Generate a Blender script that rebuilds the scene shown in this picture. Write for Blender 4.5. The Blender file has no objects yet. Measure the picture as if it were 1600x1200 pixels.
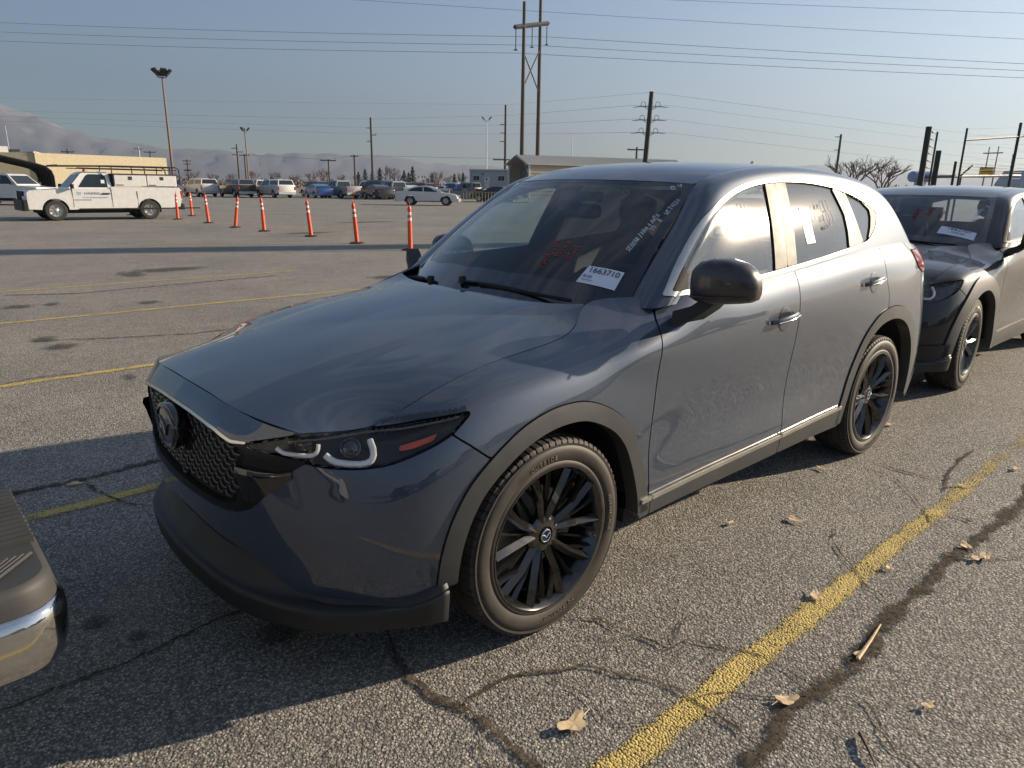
import bpy, bmesh, math, random
import numpy as np
from mathutils import Vector, Matrix
random.seed(7); RNG = np.random.default_rng(7)
scene = bpy.context.scene
COL = scene.collection
R = math.radians

# ================================================================ camera, sky, sun, exposure
# World frame: x runs along the parking stalls (towards the nose of the grey car), y across them, front axle of the grey car at the origin.
YAW, PITCH, ROLL = R(227.81), R(15.64), R(.76)
f_ = Vector((math.cos(YAW)*math.cos(PITCH), math.sin(YAW)*math.cos(PITCH), -math.sin(PITCH)))
r_ = f_.cross(Vector((0, 0, 1))).normalized(); u_ = r_.cross(f_)
r2 = math.cos(ROLL)*r_+math.sin(ROLL)*u_; u2 = -math.sin(ROLL)*r_+math.cos(ROLL)*u_
cam = bpy.data.cameras.new('camera'); cam_o = bpy.data.objects.new('camera', cam); COL.objects.link(cam_o)
cam_o.matrix_world = Matrix(((r2.x, u2.x, -f_.x, 1.595), (r2.y, u2.y, -f_.y, 2.441), (r2.z, u2.z, -f_.z, 1.536), (0, 0, 0, 1)))
cam.sensor_width = 36; cam.lens = 36*1105.7/1600; cam.clip_start = .05; cam.clip_end = 20000
scene.camera = cam_o

SUN_AZ, SUN_EL = R(156.6), R(19)
world = bpy.data.worlds.new('World'); scene.world = world; world.use_nodes = True
wn = world.node_tree; wn.nodes.clear()
wo = wn.nodes.new('ShaderNodeOutputWorld'); bg = wn.nodes.new('ShaderNodeBackground'); sky = wn.nodes.new('ShaderNodeTexSky')
sky.sky_type = 'NISHITA'; sky.sun_disc = False; sky.sun_elevation = SUN_EL; sky.sun_rotation = math.pi/2-SUN_AZ
sky.altitude = 1300; sky.air_density = 1.15; sky.dust_density = .4; sky.ozone_density = 3.0
bg.inputs['Strength'].default_value = .050
# thin cirrus high overhead (seen mirrored in glass and paint), none near the horizon
tc = wn.nodes.new('ShaderNodeTexCoord'); mp = wn.nodes.new('ShaderNodeMapping'); mp.inputs['Scale'].default_value = (1.1, 3.4, 3.0); mp.inputs['Rotation'].default_value = (0, 0, .5)
nz = wn.nodes.new('ShaderNodeTexNoise'); nz.inputs['Scale'].default_value = 2.2; nz.inputs['Detail'].default_value = 8; nz.inputs['Roughness'].default_value = .62; nz.inputs['Distortion'].default_value = .25
sx = wn.nodes.new('ShaderNodeSeparateXYZ'); m1 = wn.nodes.new('ShaderNodeMapRange'); m2 = wn.nodes.new('ShaderNodeMapRange'); mm = wn.nodes.new('ShaderNodeMath'); mm.operation = 'MULTIPLY'; mx = wn.nodes.new('ShaderNodeMix'); mx.data_type = 'RGBA'
wn.links.new(tc.outputs['Generated'], mp.inputs[0]); wn.links.new(mp.outputs[0], nz.inputs['Vector']); wn.links.new(tc.outputs['Generated'], sx.inputs[0])
for m_, v in ((m1, (.45, .72, 0, .55)), (m2, (.30, .6, 0, 1))):
    for i in range(4): m_.inputs[i+1].default_value = v[i]
wn.links.new(nz.outputs['Fac'], m1.inputs[0]); wn.links.new(sx.outputs['Z'], m2.inputs[0]); wn.links.new(m1.outputs[0], mm.inputs[0]); wn.links.new(m2.outputs[0], mm.inputs[1])
wn.links.new(mm.outputs[0], mx.inputs[0]); wn.links.new(sky.outputs[0], mx.inputs[6]); mx.inputs[7].default_value = (5.0, 5.0, 5.2, 1)
wn.links.new(mx.outputs[2], bg.inputs[0]); wn.links.new(bg.outputs[0], wo.inputs[0])
sl = bpy.data.lights.new('sun', 'SUN'); sl.energy = 5; sl.angle = R(.6); sl.color = (1, .83, .62)
so = bpy.data.objects.new('sun', sl); COL.objects.link(so)
sd = Vector((math.cos(SUN_AZ)*math.cos(SUN_EL), math.sin(SUN_AZ)*math.cos(SUN_EL), math.sin(SUN_EL)))
so.rotation_euler = sd.to_track_quat('Z', 'Y').to_euler(); so.location = sd*60
scene.view_settings.view_transform = 'Standard'; scene.view_settings.look = 'None'; scene.view_settings.gamma = 1
scene.view_settings.use_curve_mapping = False; scene.view_settings.exposure = 1.46
scene.render.engine = 'CYCLES'
scene.cycles.max_bounces = 10; scene.cycles.transparent_max_bounces = 24; scene.cycles.caustics_reflective = False; scene.cycles.caustics_refractive = False
# ================================================================ helpers
def sock(n, *names):
    for k in names:
        if k in n.inputs: return n.inputs[k]
class NT:
    """tiny node-tree writer"""
    def __init__(s, name):
        s.m = bpy.data.materials.new(name); s.m.use_nodes = True; s.t = s.m.node_tree; s.t.nodes.clear()
        s.out = s.t.nodes.new('ShaderNodeOutputMaterial')
    def n(s, kind, **kw):
        x = s.t.nodes.new('ShaderNode'+kind)
        for k, v in kw.items():
            if k in x.inputs: 
                if hasattr(v, 'is_linked') or isinstance(v, bpy.types.NodeSocket): s.t.links.new(v, x.inputs[k])
                else: x.inputs[k].default_value = v
            else: setattr(x, k, v)
        return x
    def l(s, a, b): s.t.links.new(a, b)
    def obj(s): return s.n('TexCoord').outputs['Object']
    def noise(s, scale, detail=4, rough=.55, vec=None, dist=0):
        x = s.n('TexNoise'); x.inputs['Scale'].default_value = scale; x.inputs['Detail'].default_value = detail; x.inputs['Roughness'].default_value = rough; x.inputs['Distortion'].default_value = dist
        s.l(vec if vec is not None else s.obj(), x.inputs['Vector']); return x.outputs['Fac']
    def ramp(s, fac, stops):
        x = s.n('ValToRGB'); s.l(fac, x.inputs[0]); e = x.color_ramp.elements
        while len(e) < len(stops): e.new(.5)
        for i, (p, c) in enumerate(stops): e[i].position = p; e[i].color = c if len(c) == 4 else (*c, 1)
        return x.outputs[0]
    def mixc(s, fac, a, b, mode='MIX'):
        x = s.n('Mix'); x.data_type = 'RGBA'; x.blend_type = mode
        for i, v in ((0, fac), (6, a), (7, b)):
            if isinstance(v, bpy.types.NodeSocket): s.l(v, x.inputs[i])
            else: x.inputs[i].default_value = v if not isinstance(v, tuple) or len(v) == 4 else (*v, 1)
        return x.outputs[2]
    def math(s, op, a, b=0, c=None):
        x = s.n('Math'); x.operation = op
        for i, v in enumerate((a, b, c)):
            if v is None: continue
            if isinstance(v, bpy.types.NodeSocket): s.l(v, x.inputs[i])
            else: x.inputs[i].default_value = v
        return x.outputs[0]
    def mapr(s, v, a, b, c, d):
        x = s.n('MapRange'); s.l(v, x.inputs[0])
        for i, q in enumerate((a, b, c, d)): x.inputs[i+1].default_value = q
        return x.outputs[0]
    def bsdf(s, color=(.5, .5, .5), rough=.5, metal=0, coat=0, coat_rough=.03, spec=.5, emit=None, es=0, trans=0):
        x = s.n('BsdfPrincipled')
        for k, v in (('Base Color', color), ('Roughness', rough), ('Metallic', metal), ('Coat Weight', coat), ('Coat Roughness', coat_rough), ('Specular IOR Level', spec), ('Transmission Weight', trans)):
            if isinstance(v, bpy.types.NodeSocket): s.l(v, x.inputs[k])
            elif isinstance(v, tuple): x.inputs[k].default_value = (*v[:3], 1)
            else: x.inputs[k].default_value = v
        if emit: x.inputs['Emission Color'].default_value = (*emit, 1); x.inputs['Emission Strength'].default_value = es
        return x
    def bump(s, bs, h, dist=.01, strength=1, coat=False):
        x = s.n('Bump'); x.inputs['Strength'].default_value = strength; x.inputs['Distance'].default_value = dist; s.l(h, x.inputs['Height'])
        s.l(x.outputs[0], bs.inputs['Normal'])
        if coat: s.l(x.outputs[0], bs.inputs['Coat Normal'])
    def done(s, sh):
        s.l(sh.outputs[0], s.out.inputs['Surface']); return s.m

def simple(name, color, rough=.5, metal=0, coat=0, var=.12, scale=6, dirt=0, spec=.5, bump=0, bscale=200):
    """a material with a little colour and gloss variation of its own"""
    t = NT(name); v = t.noise(scale, 5, .6)
    c = t.mixc(t.mapr(v, .3, .7, 0, 1), tuple(max(0, q*(1-var)) for q in color), tuple(min(1, q*(1+var)) for q in color))
    if dirt:
        d = t.mapr(t.noise(scale*2.3, 8, .7), .5, .75, 0, dirt); c = t.mixc(d, c, (.22, .19, .15))
    b = t.bsdf(c, t.mapr(v, .3, .7, max(0, rough-.05), min(1, rough+.08)), metal, coat, spec=spec)
    if bump: t.bump(b, t.noise(bscale, 2), bump, .6)
    return t.done(b)

def glass(name, tint, refl=1.0, dust=.03, ior=1.52):
    """thin sheet: tinted see-through plus mirror reflection by Fresnel, a little dust haze"""
    t = NT(name)
    tr = t.n('BsdfTransparent'); tr.inputs[0].default_value = (*tint, 1)
    gl = t.n('BsdfGlossy'); gl.inputs['Roughness'].default_value = .012; gl.inputs[0].default_value = (refl,)*3+(1,)
    g2 = t.n('BsdfGlossy'); g2.inputs['Roughness'].default_value = .14; g2.inputs[0].default_value = (.9, .88, .85, 1)
    df = t.n('BsdfDiffuse'); df.inputs[0].default_value = (.45, .43, .40, 1)
    ge = t.n('NewGeometry'); dt = t.n('VectorMath'); dt.operation = 'DOT_PRODUCT'; t.l(ge.outputs['Incoming'], dt.inputs[0]); t.l(ge.outputs['Normal'], dt.inputs[1])
    f0 = ((ior-1)/(ior+1))**2*1.8; fres = t.math('MULTIPLY_ADD', t.math('POWER', t.math('SUBTRACT', 1, t.math('ABSOLUTE', dt.outputs['Value'])), 4.6), 1-f0, f0)
    m0 = t.n('MixShader'); m0.inputs[0].default_value = .07; t.l(gl.outputs[0], m0.inputs[1]); t.l(g2.outputs[0], m0.inputs[2])
    m1 = t.n('MixShader'); t.l(fres, m1.inputs[0]); t.l(tr.outputs[0], m1.inputs[1]); t.l(m0.outputs[0], m1.inputs[2])
    dn = t.mapr(t.noise(9, 8, .7), .3, .75, dust*.4, dust*1.5)
    m2 = t.n('MixShader'); t.l(dn, m2.inputs[0]); t.l(m1.outputs[0], m2.inputs[1]); t.l(df.outputs[0], m2.inputs[2])
    t.l(m2.outputs[0], t.out.inputs['Surface']); return t.m

def finish(o, name, parent=None, label=None, cat=None, group=None, kind=None):
    o.name = name
    COL.objects.link(o)
    if parent: o.parent = parent
    if label: o['label'] = label
    if cat: o['category'] = cat
    if group: o['group'] = group
    if kind: o['kind'] = kind
    return o
def mesh(name, V, F, mat, parent=None, smooth=False, N=None, **kw):
    me = bpy.data.meshes.new(name); me.from_pydata([tuple(map(float, v)) for v in V], [], [tuple(map(int, f)) for f in F]); me.validate(); 
    if mat: me.materials.append(mat)
    if smooth: me.shade_smooth()
    if N is not None and len(me.vertices) == len(N): me.normals_split_custom_set_from_vertices([tuple(map(float, n)) for n in N])
    me.update()
    return finish(bpy.data.objects.new(name, me), name, parent, **kw)
def empty(name, loc, rz=0, **kw):
    o = bpy.data.objects.new(name, None); o.location = loc; o.rotation_euler = (0, 0, rz); o.empty_display_size = .2
    return finish(o, name, **kw)
class MB:
    """collects shapes into one mesh"""
    def __init__(s): s.V = []; s.F = []
    def add(s, V, F):
        k = len(s.V); s.V += [tuple(v) for v in V]; s.F += [tuple(i+k for i in f) for f in F]; return s
    def box(s, c, d, rz=0, bev=0, taper=(1, 1)):
        x, y, z = (q/2 for q in d); P = []
        for sz in (-1, 1):
            tx, ty = taper if sz > 0 else (1, 1)
            if bev:
                b = min(bev, x*.49, y*.49)
                ring = [(-x, -y+b), (-x+b, -y), (x-b, -y), (x, -y+b), (x, y-b), (x-b, y), (-x+b, y), (-x, y-b)]
            else: ring = [(-x, -y), (x, -y), (x, y), (-x, y)]
            P += [(a*tx, q*ty, sz*z) for a, q in ring]
        n = len(P)//2; ca, sa = math.cos(rz), math.sin(rz)
        V = [(c[0]+a*ca-b*sa, c[1]+a*sa+b*ca, c[2]+h) for a, b, h in P]
        F = [tuple(range(n-1, -1, -1)), tuple(range(n, 2*n))]+[(i, (i+1) % n, n+(i+1) % n, n+i) for i in range(n)]
        return s.add(V, F)
    def tube(s, pts, r, n=8, cap=True, closed=False, flat=1):
        pts = [Vector(p) for p in pts]; rr = r if isinstance(r, (list, tuple)) else [r]*len(pts)
        V = []; m = len(pts); prev = None
        for i, p in enumerate(pts):
            if closed: d = pts[(i+1) % m]-pts[i-1]
            else: d = pts[min(i+1, m-1)]-pts[max(i-1, 0)]
            d.normalize()
            if prev is None:
                a = Vector((0, 0, 1)) if abs(d.z) < .9 else Vector((1, 0, 0)); e1 = d.cross(a).normalized()
            else: e1 = (prev-d*prev.dot(d)).normalized()
            prev = e1; e2 = d.cross(e1)
            for k in range(n):
                t = 2*math.pi*k/n; V.append(p+e1*math.cos(t)*rr[i]+e2*math.sin(t)*rr[i]*flat)
        F = []
        for i in range(m if closed else m-1):
            j = (i+1) % m
            for k in range(n): F.append((i*n+k, i*n+(k+1) % n, j*n+(k+1) % n, j*n+k))
        if cap and not closed: F += [tuple(range(n-1, -1, -1)), tuple(range((m-1)*n, m*n))]
        return s.add(V, F)
    def lathe(s, prof, axis='y', n=48, c=(0, 0, 0), closed=False, a0=0, a1=2*math.pi):
        """prof: (along axis, radius)"""
        full = abs(a1-a0-2*math.pi) < 1e-6; m = n if full else n+1; V = []
        for i in range(m):
            t = a0+(a1-a0)*i/n; ct, st = math.cos(t), math.sin(t)
            for a, r in prof:
                p = {'y': (r*ct, a, r*st), 'z': (r*ct, r*st, a), 'x': (a, r*ct, r*st)}[axis]; V.append((p[0]+c[0], p[1]+c[1], p[2]+c[2]))
        k = len(prof); F = []
        for i in range(n):
            j = (i+1) % m
            for q in range(k if closed else k-1):
                q2 = (q+1) % k
                F.append((i*k+q, i*k+q2, j*k+q2, j*k+q))
        return s.add(V, F)
    def prism(s, poly, a, b, plane='xz'):
        """extrude a 2D outline between a and b along the remaining axis"""
        f = {'xz': lambda p, t: (p[0], t, p[1]), 'xy': lambda p, t: (p[0], p[1], t), 'yz': lambda p, t: (t, p[0], p[1])}[plane]; n = len(poly)
        V = [f(p, a) for p in poly]+[f(p, b) for p in poly]
        return s.add(V, [tuple(range(n)), tuple(range(2*n-1, n-1, -1))]+[(i, i+n, (i+1) % n+n, (i+1) % n) for i in range(n)])
    def loft(s, rings, cap=True, closed=True):
        n = len(rings[0]); V = [p for r in rings for p in r]; F = []
        for i in range(len(rings)-1):
            for k in range(n if closed else n-1): F.append((i*n+k, i*n+(k+1) % n, (i+1)*n+(k+1) % n, (i+1)*n+k))
        if cap: F += [tuple(range(n-1, -1, -1)), tuple(range((len(rings)-1)*n, len(rings)*n))]
        return s.add(V, F)
    def build(s, name, mat, parent=None, smooth=False, fix=True, angle=35, **kw):
        me = bpy.data.meshes.new(name); me.from_pydata([tuple(map(float, v)) for v in s.V], [], s.F); me.materials.append(mat)
        if fix:
            b = bmesh.new(); b.from_mesh(me); bmesh.ops.recalc_face_normals(b, faces=b.faces)
            if smooth:
                for f in b.faces: f.smooth = True
                for e in b.edges:
                    if len(e.link_faces) == 2 and e.calc_face_angle(0) > R(angle): e.smooth = False
            b.to_mesh(me); b.free()
        me.update()
        return finish(bpy.data.objects.new(name, me), name, parent, **kw)
def copy_tree(o, parent=None, loc=None, rz=None):
    c = o.copy(); COL.objects.link(c)
    if parent: c.parent = parent
    if loc is not None: c.location = loc
    if rz is not None: c.rotation_euler = (0, 0, rz)
    for ch in o.children: copy_tree(ch, c)
    return c
def text_obj(name, s, size, mat, parent, M, extrude=.0004, align='CENTER', sx=1, bold=0, **kw):
    cu = bpy.data.curves.new(name, 'FONT'); cu.body = s; cu.size = size; cu.align_x = align; cu.align_y = 'CENTER'; cu.extrude = extrude; cu.offset = bold; cu.resolution_u = 3
    tmp = bpy.data.objects.new('t', cu); COL.objects.link(tmp); dg = bpy.context.evaluated_depsgraph_get(); dg.update()
    me = bpy.data.meshes.new_from_object(tmp.evaluated_get(dg)); bpy.data.objects.remove(tmp)
    me.transform(Matrix.Diagonal((sx, 1, 1, 1))); me.transform(M); me.materials.clear(); me.materials.append(mat)
    return finish(bpy.data.objects.new(name, me), name, parent, **kw)
def frame(o, x, y):
    """matrix with origin o, text direction x, up y"""
    x = Vector(x).normalized(); y = Vector(y); y = (y-x*y.dot(x)).normalized(); z = x.cross(y)
    return Matrix(((x.x, y.x, z.x, o[0]), (x.y, y.y, z.y, o[1]), (x.z, y.z, z.z, o[2]), (0, 0, 0, 1)))

# ---------------------------------------------------------------- trimmed panels
def sdf_poly(Q, poly):
    """signed distance (positive inside) of points Q (...,2) to a closed polygon"""
    if isinstance(poly, tuple) and poly[0] == 'in': return sdf_poly(Q, poly[1])-poly[2]
    P = np.asarray(poly, float); sh = Q.shape[:-1]; q = Q.reshape(-1, 2); A = P; B = np.roll(P, -1, 0)
    d = np.full(len(q), 1e9); ins = np.zeros(len(q), bool)
    for a, b in zip(A, B):
        ab = b-a; L = max(ab@ab, 1e-12); t = np.clip(((q-a)@ab)/L, 0, 1)
        d = np.minimum(d, np.hypot(*(q-a-t[:, None]*ab).T))
        c = (a[1] > q[:, 1]) != (b[1] > q[:, 1])
        if abs(b[1]-a[1]) > 1e-12: ins ^= c & (q[:, 0] < (b[0]-a[0])*(q[:, 1]-a[1])/(b[1]-a[1])+a[0])
    return np.where(ins, d, -d).reshape(sh)
def grid_normals(X, out):
    du = np.gradient(X[..., :3], axis=0); dv = np.gradient(X[..., :3], axis=1); n = np.cross(du, dv)
    n /= np.maximum(np.linalg.norm(n, axis=2, keepdims=True), 1e-12)
    if (n*out).sum() < 0: n = -n
    c = np.abs(X[..., 1]) < 1e-5; n[c, 1] = 0; n /= np.maximum(np.linalg.norm(n, axis=2, keepdims=True), 1e-12)
    return n
def smooth_poly(P, it=2, closed=True, keep=35):
    """rounds a traced outline a little (Chaikin), leaving corners sharper than `keep` degrees out"""
    P = [np.array(p, float) for p in P]
    for _ in range(it):
        Q = []; n = len(P)
        for i in range(n):
            a, b, c = P[i-1], P[i], P[(i+1) % n]; u = b-a; w = c-b
            ang = math.degrees(math.acos(np.clip(u@w/(np.linalg.norm(u)*np.linalg.norm(w)+1e-12), -1, 1)))
            if ang > keep or (not closed and i in (0, n-1)): Q.append(b)
            else: Q += [b*.75+a*.25, b*.75+c*.25]
        P = Q
    return [tuple(p) for p in P]
class Skin:
    """one smooth surface of a body, from which panels are trimmed"""
    def __init__(s, X, trim, out, warp=None):
        s.T = X[..., trim]; s.X = X[..., :3].copy()
        if warp: s.X = warp(s.X)
        s.N = grid_normals(s.X, np.array(out, float))
        s.cen = np.abs(X[..., 1]) < 1e-5
    def panel(s, name, inc, exc, mat, parent, gap=.0031, off=0, depth=.009, side='L', thick=True, **kw):
        F = np.full(s.T.shape[:2], 1e9)
        for P in inc: F = np.minimum(F, sdf_poly(s.T, P)-gap)
        for P in exc: F = np.minimum(F, -sdf_poly(s.T, P)-gap)
        F = np.where(np.abs(F) < 1e-5, 1e-5, F)
        n, m = F.shape; X = s.X+s.N*off; N = s.N
        V = []; NN = []; idx = {}
        def vert(i, j):
            k = (i, j)
            if k not in idx: idx[k] = len(V); V.append(X[i, j]); NN.append(N[i, j])
            return idx[k]
        def cut(a, b):
            k = (a, b) if a < b else (b, a)
            if k not in idx:
                fa, fb = F[k[0]], F[k[1]]; t = fa/(fa-fb); p = X[k[0]]*(1-t)+X[k[1]]*t; q = N[k[0]]*(1-t)+N[k[1]]*t
                idx[k] = len(V); V.append(p); NN.append(q/np.linalg.norm(q))
            return idx[k]
        pos = F > 0; FF = []
        cnt = pos[:-1, :-1].astype(int)+pos[1:, :-1]+pos[1:, 1:]+pos[:-1, 1:]
        for i, j in zip(*np.nonzero(cnt)):
            c = ((i, j), (i+1, j), (i+1, j+1), (i, j+1))
            c = tuple((int(a), int(b)) for a, b in c)
            if cnt[i, j] == 4: FF.append([vert(*q) for q in c]); continue
            poly = []
            for k in range(4):
                a, b = c[k], c[(k+1) % 4]
                if pos[a]: poly.append(vert(*a))
                if pos[a] != pos[b]: poly.append(cut(a, b))
            if len(poly) > 2: FF.append(poly)
        if not FF: return None
        V = np.array(V); NN = np.array(NN)
        e1 = V[FF[0][1]]-V[FF[0][0]]; e2 = V[FF[0][2]]-V[FF[0][0]]
        k0 = len(FF)//2; f0 = FF[k0]; fn = np.cross(V[f0[1]]-V[f0[0]], V[f0[2]]-V[f0[0]])
        if fn@NN[f0[0]] < 0: FF = [f[::-1] for f in FF]
        if thick:
            ed = {}
            for f in FF:
                for a, b in zip(f, f[1:]+f[:1]):
                    if (b, a) in ed: del ed[(b, a)]
                    else: ed[(a, b)] = 1
            V = list(V); NN = list(NN)
            for a, b in ed:
                if abs(V[a][1]) < 1e-5 and abs(V[b][1]) < 1e-5: continue
                t = V[b]-V[a]; on = np.cross(t, NN[a]); L = np.linalg.norm(on)
                if L < 1e-9: continue
                on /= L; k = len(V)
                V += [V[a], V[b], V[b]-NN[b]*depth, V[a]-NN[a]*depth]; NN += [on]*4
                FF.append([k+1, k, k+3, k+2])
            V = np.array(V); NN = np.array(NN)
        out = []
        if side in ('L', 'LR'): out.append(mesh(name, V, FF, mat, parent, True, NN, **kw))
        Vm = V*[1, -1, 1]; Nm = NN*[1, -1, 1]; Fm = [f[::-1] for f in FF]
        if side in ('R', 'LR'): out.append(mesh(name, Vm, Fm, mat, parent, True, Nm, **kw))
        if side == 'C':
            k = len(V); out.append(mesh(name, np.concatenate([V, Vm]), FF+[[i+k for i in f] for f in Fm], mat, parent, True, np.concatenate([NN, Nm]), **kw))
        return out
    def at(s, a, b, off=0):
        """point and normal of the surface nearest to trim coordinates (a, b)"""
        d = (s.T[..., 0]-a)**2+(s.T[..., 1]-b)**2; i, j = np.unravel_index(np.argmin(d), d.shape)
        i = min(max(i, 1), d.shape[0]-2); j = min(max(j, 1), d.shape[1]-2)
        J = np.stack([(s.T[i+1, j]-s.T[i-1, j])/2, (s.T[i, j+1]-s.T[i, j-1])/2], 1); e = np.array([a, b])-s.T[i, j]
        try: k = np.clip(np.linalg.solve(J, e), -1.5, 1.5)
        except np.linalg.LinAlgError: k = np.zeros(2)
        p = s.X[i, j]+k[0]*(s.X[i+1, j]-s.X[i-1, j])/2+k[1]*(s.X[i, j+1]-s.X[i, j-1])/2; n = s.N[i, j]
        return Vector(p+n*off), Vector(n)

def lin(pts, n):
    """n points spread evenly along a polyline"""
    P = np.array(pts, float); d = np.r_[0, np.cumsum(np.linalg.norm(np.diff(P, axis=0), axis=1))]; t = np.linspace(0, d[-1], n)
    return [tuple(np.interp(x, d, P[:, k]) for k in range(P.shape[1])) for x in t]

# ---------------------------------------------------------------- smooth surfaces (car frame: x forward, y left, z up, front axle at x=0)
def _nat(t, Y, tq):
    """natural cubic spline through (t, Y) evaluated at tq; Y is (n, k)"""
    n = len(t); h = np.diff(t)
    A = np.zeros((n, n)); B = np.zeros_like(Y, dtype=float)
    A[0, 0] = A[-1, -1] = 1
    for i in range(1, n-1):
        A[i, i-1] = h[i-1]; A[i, i] = 2*(h[i-1]+h[i]); A[i, i+1] = h[i]
        B[i] = 6*((Y[i+1]-Y[i])/h[i]-(Y[i]-Y[i-1])/h[i-1])
    M = np.linalg.solve(A, B)
    k = np.clip(np.searchsorted(t, tq, side='right')-1, 0, n-2)
    a = (t[k+1]-tq)[:, None]; b = (tq-t[k])[:, None]; hk = h[k][:, None]
    return (M[k]*a**3+M[k+1]*b**3)/(6*hk)+(Y[k]/hk-M[k]*hk/6)*a+(Y[k+1]/hk-M[k+1]*hk/6)*b

def surf(P, step=(.012, .012)):
    """dense grid through a grid of points P (n, m, k>=3)"""
    P = np.asarray(P, float); n, m, k = P.shape
    du = np.maximum(np.linalg.norm(np.diff(P[..., :3], axis=0), axis=2).mean(1), 1e-4); tu = np.r_[0, np.cumsum(du)]
    dv = np.maximum(np.linalg.norm(np.diff(P[..., :3], axis=1), axis=2).mean(0), 1e-4); tv = np.r_[0, np.cumsum(dv)]
    nu = max(3, int(tu[-1]/step[0])+1); nv = max(3, int(tv[-1]/step[1])+1)
    qu = np.linspace(0, tu[-1], nu); qv = np.linspace(0, tv[-1], nv)
    A = _nat(tv, P.transpose(1, 0, 2).reshape(m, n*k), qv).reshape(nv, n, k).transpose(1, 0, 2)
    return _nat(tu, A.reshape(n, nv*k), qu).reshape(nu, nv, k)

def fx(z):                                    # helper: blend
    return z
# --- lower body from the middle of the nose round the corner, along the side to the middle of the tail
S1P = [
 [(.895,0,.26),(.915,0,.42),(.925,0,.54),(.925,0,.66),(.925,0,.765),(.912,0,.836),(.865,0,.892)],
 [(.885,.22,.26),(.906,.22,.42),(.916,.22,.54),(.917,.22,.655),(.920,.22,.757),(.904,.22,.827),(.857,.215,.885)],
 [(.845,.43,.26),(.868,.43,.42),(.882,.43,.53),(.886,.43,.64),(.891,.43,.733),(.884,.43,.800),(.835,.42,.868)],
 [(.765,.60,.26),(.790,.61,.41),(.802,.617,.51),(.800,.618,.61),(.788,.615,.70),(.782,.612,.768),(.762,.62,.846)],
 [(.640,.742,.26),(.668,.757,.40),(.680,.765,.51),(.674,.765,.61),(.655,.758,.70),(.635,.742,.775),(.600,.700,.845)],
 [(.500,.835,.26),(.522,.852,.40),(.530,.860,.52),(.522,.860,.64),(.500,.848,.74),(.475,.810,.83),(.460,.725,.893)],
 [(.360,.885,.26),(.375,.895,.40),(.380,.900,.54),(.375,.900,.68),(.365,.885,.79),(.350,.835,.885),(.330,.733,.938)],
 [(.150,.905,.26),(.150,.912,.40),(.150,.916,.56),(.150,.917,.72),(.145,.900,.84),(.140,.850,.930),(.120,.735,.982)],
 [(-.15,.907,.26),(-.15,.913,.40),(-.15,.917,.56),(-.15,.918,.73),(-.15,.905,.86),(-.15,.855,.955),(-.155,.733,1.012)],
 [(-.29,.903,.26),(-.29,.909,.40),(-.29,.912,.56),(-.29,.915,.735),(-.29,.904,.87),(-.29,.860,.970),(-.290,.702,1.045)],
 [(-.42,.899,.26),(-.42,.905,.40),(-.42,.907,.56),(-.42,.911,.74),(-.42,.904,.885),(-.42,.866,.995),(-.415,.640,1.104)],
 [(-.60,.890,.26),(-.60,.902,.40),(-.60,.897,.56),(-.60,.905,.75),(-.60,.906,.90),(-.60,.878,1.02),(-.60,.735,1.126)],
 [(-.78,.885,.26),(-.78,.901,.40),(-.78,.893,.56),(-.78,.901,.76),(-.78,.908,.91),(-.78,.890,1.04),(-.78,.845,1.133)],
 [(-1.10,.885,.26),(-1.10,.901,.40),(-1.10,.890,.56),(-1.10,.900,.76),(-1.10,.911,.92),(-1.10,.896,1.05),(-1.10,.858,1.140)],
 [(-1.50,.885,.26),(-1.50,.901,.40),(-1.50,.889,.56),(-1.50,.901,.77),(-1.50,.914,.94),(-1.50,.900,1.07),(-1.50,.858,1.162)],
 [(-1.90,.885,.26),(-1.90,.901,.40),(-1.90,.893,.57),(-1.90,.906,.79),(-1.90,.918,.96),(-1.90,.902,1.10),(-1.90,.857,1.192)],
 [(-2.30,.900,.26),(-2.30,.908,.40),(-2.30,.910,.58),(-2.30,.918,.80),(-2.30,.922,.97),(-2.30,.902,1.13),(-2.30,.850,1.226)],
 [(-2.70,.915,.26),(-2.70,.922,.40),(-2.70,.926,.59),(-2.70,.928,.80),(-2.70,.922,.97),(-2.70,.893,1.13),(-2.70,.838,1.240)],
 [(-3.05,.905,.26),(-3.05,.917,.40),(-3.06,.921,.58),(-3.06,.918,.78),(-3.05,.905,.96),(-3.04,.872,1.12),(-3.00,.815,1.240)],
 [(-3.30,.870,.26),(-3.32,.885,.40),(-3.33,.888,.58),(-3.32,.883,.77),(-3.30,.868,.95),(-3.28,.840,1.11),(-3.22,.785,1.225)],
 [(-3.46,.790,.26),(-3.50,.805,.40),(-3.51,.810,.58),(-3.50,.806,.77),(-3.48,.800,.95),(-3.46,.785,1.10),(-3.40,.745,1.200)],
 [(-3.55,.62,.26),(-3.61,.63,.40),(-3.62,.64,.58),(-3.60,.64,.77),(-3.58,.64,.95),(-3.575,.63,1.10),(-3.50,.62,1.190)],
 [(-3.58,.35,.26),(-3.65,.35,.40),(-3.66,.35,.58),(-3.63,.35,.77),(-3.60,.35,.95),(-3.60,.35,1.10),(-3.53,.35,1.19)],
 [(-3.59,0,.26),(-3.66,0,.40),(-3.67,0,.58),(-3.64,0,.77),(-3.61,0,.95),(-3.61,0,1.10),(-3.54,0,1.19)],
]
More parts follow.
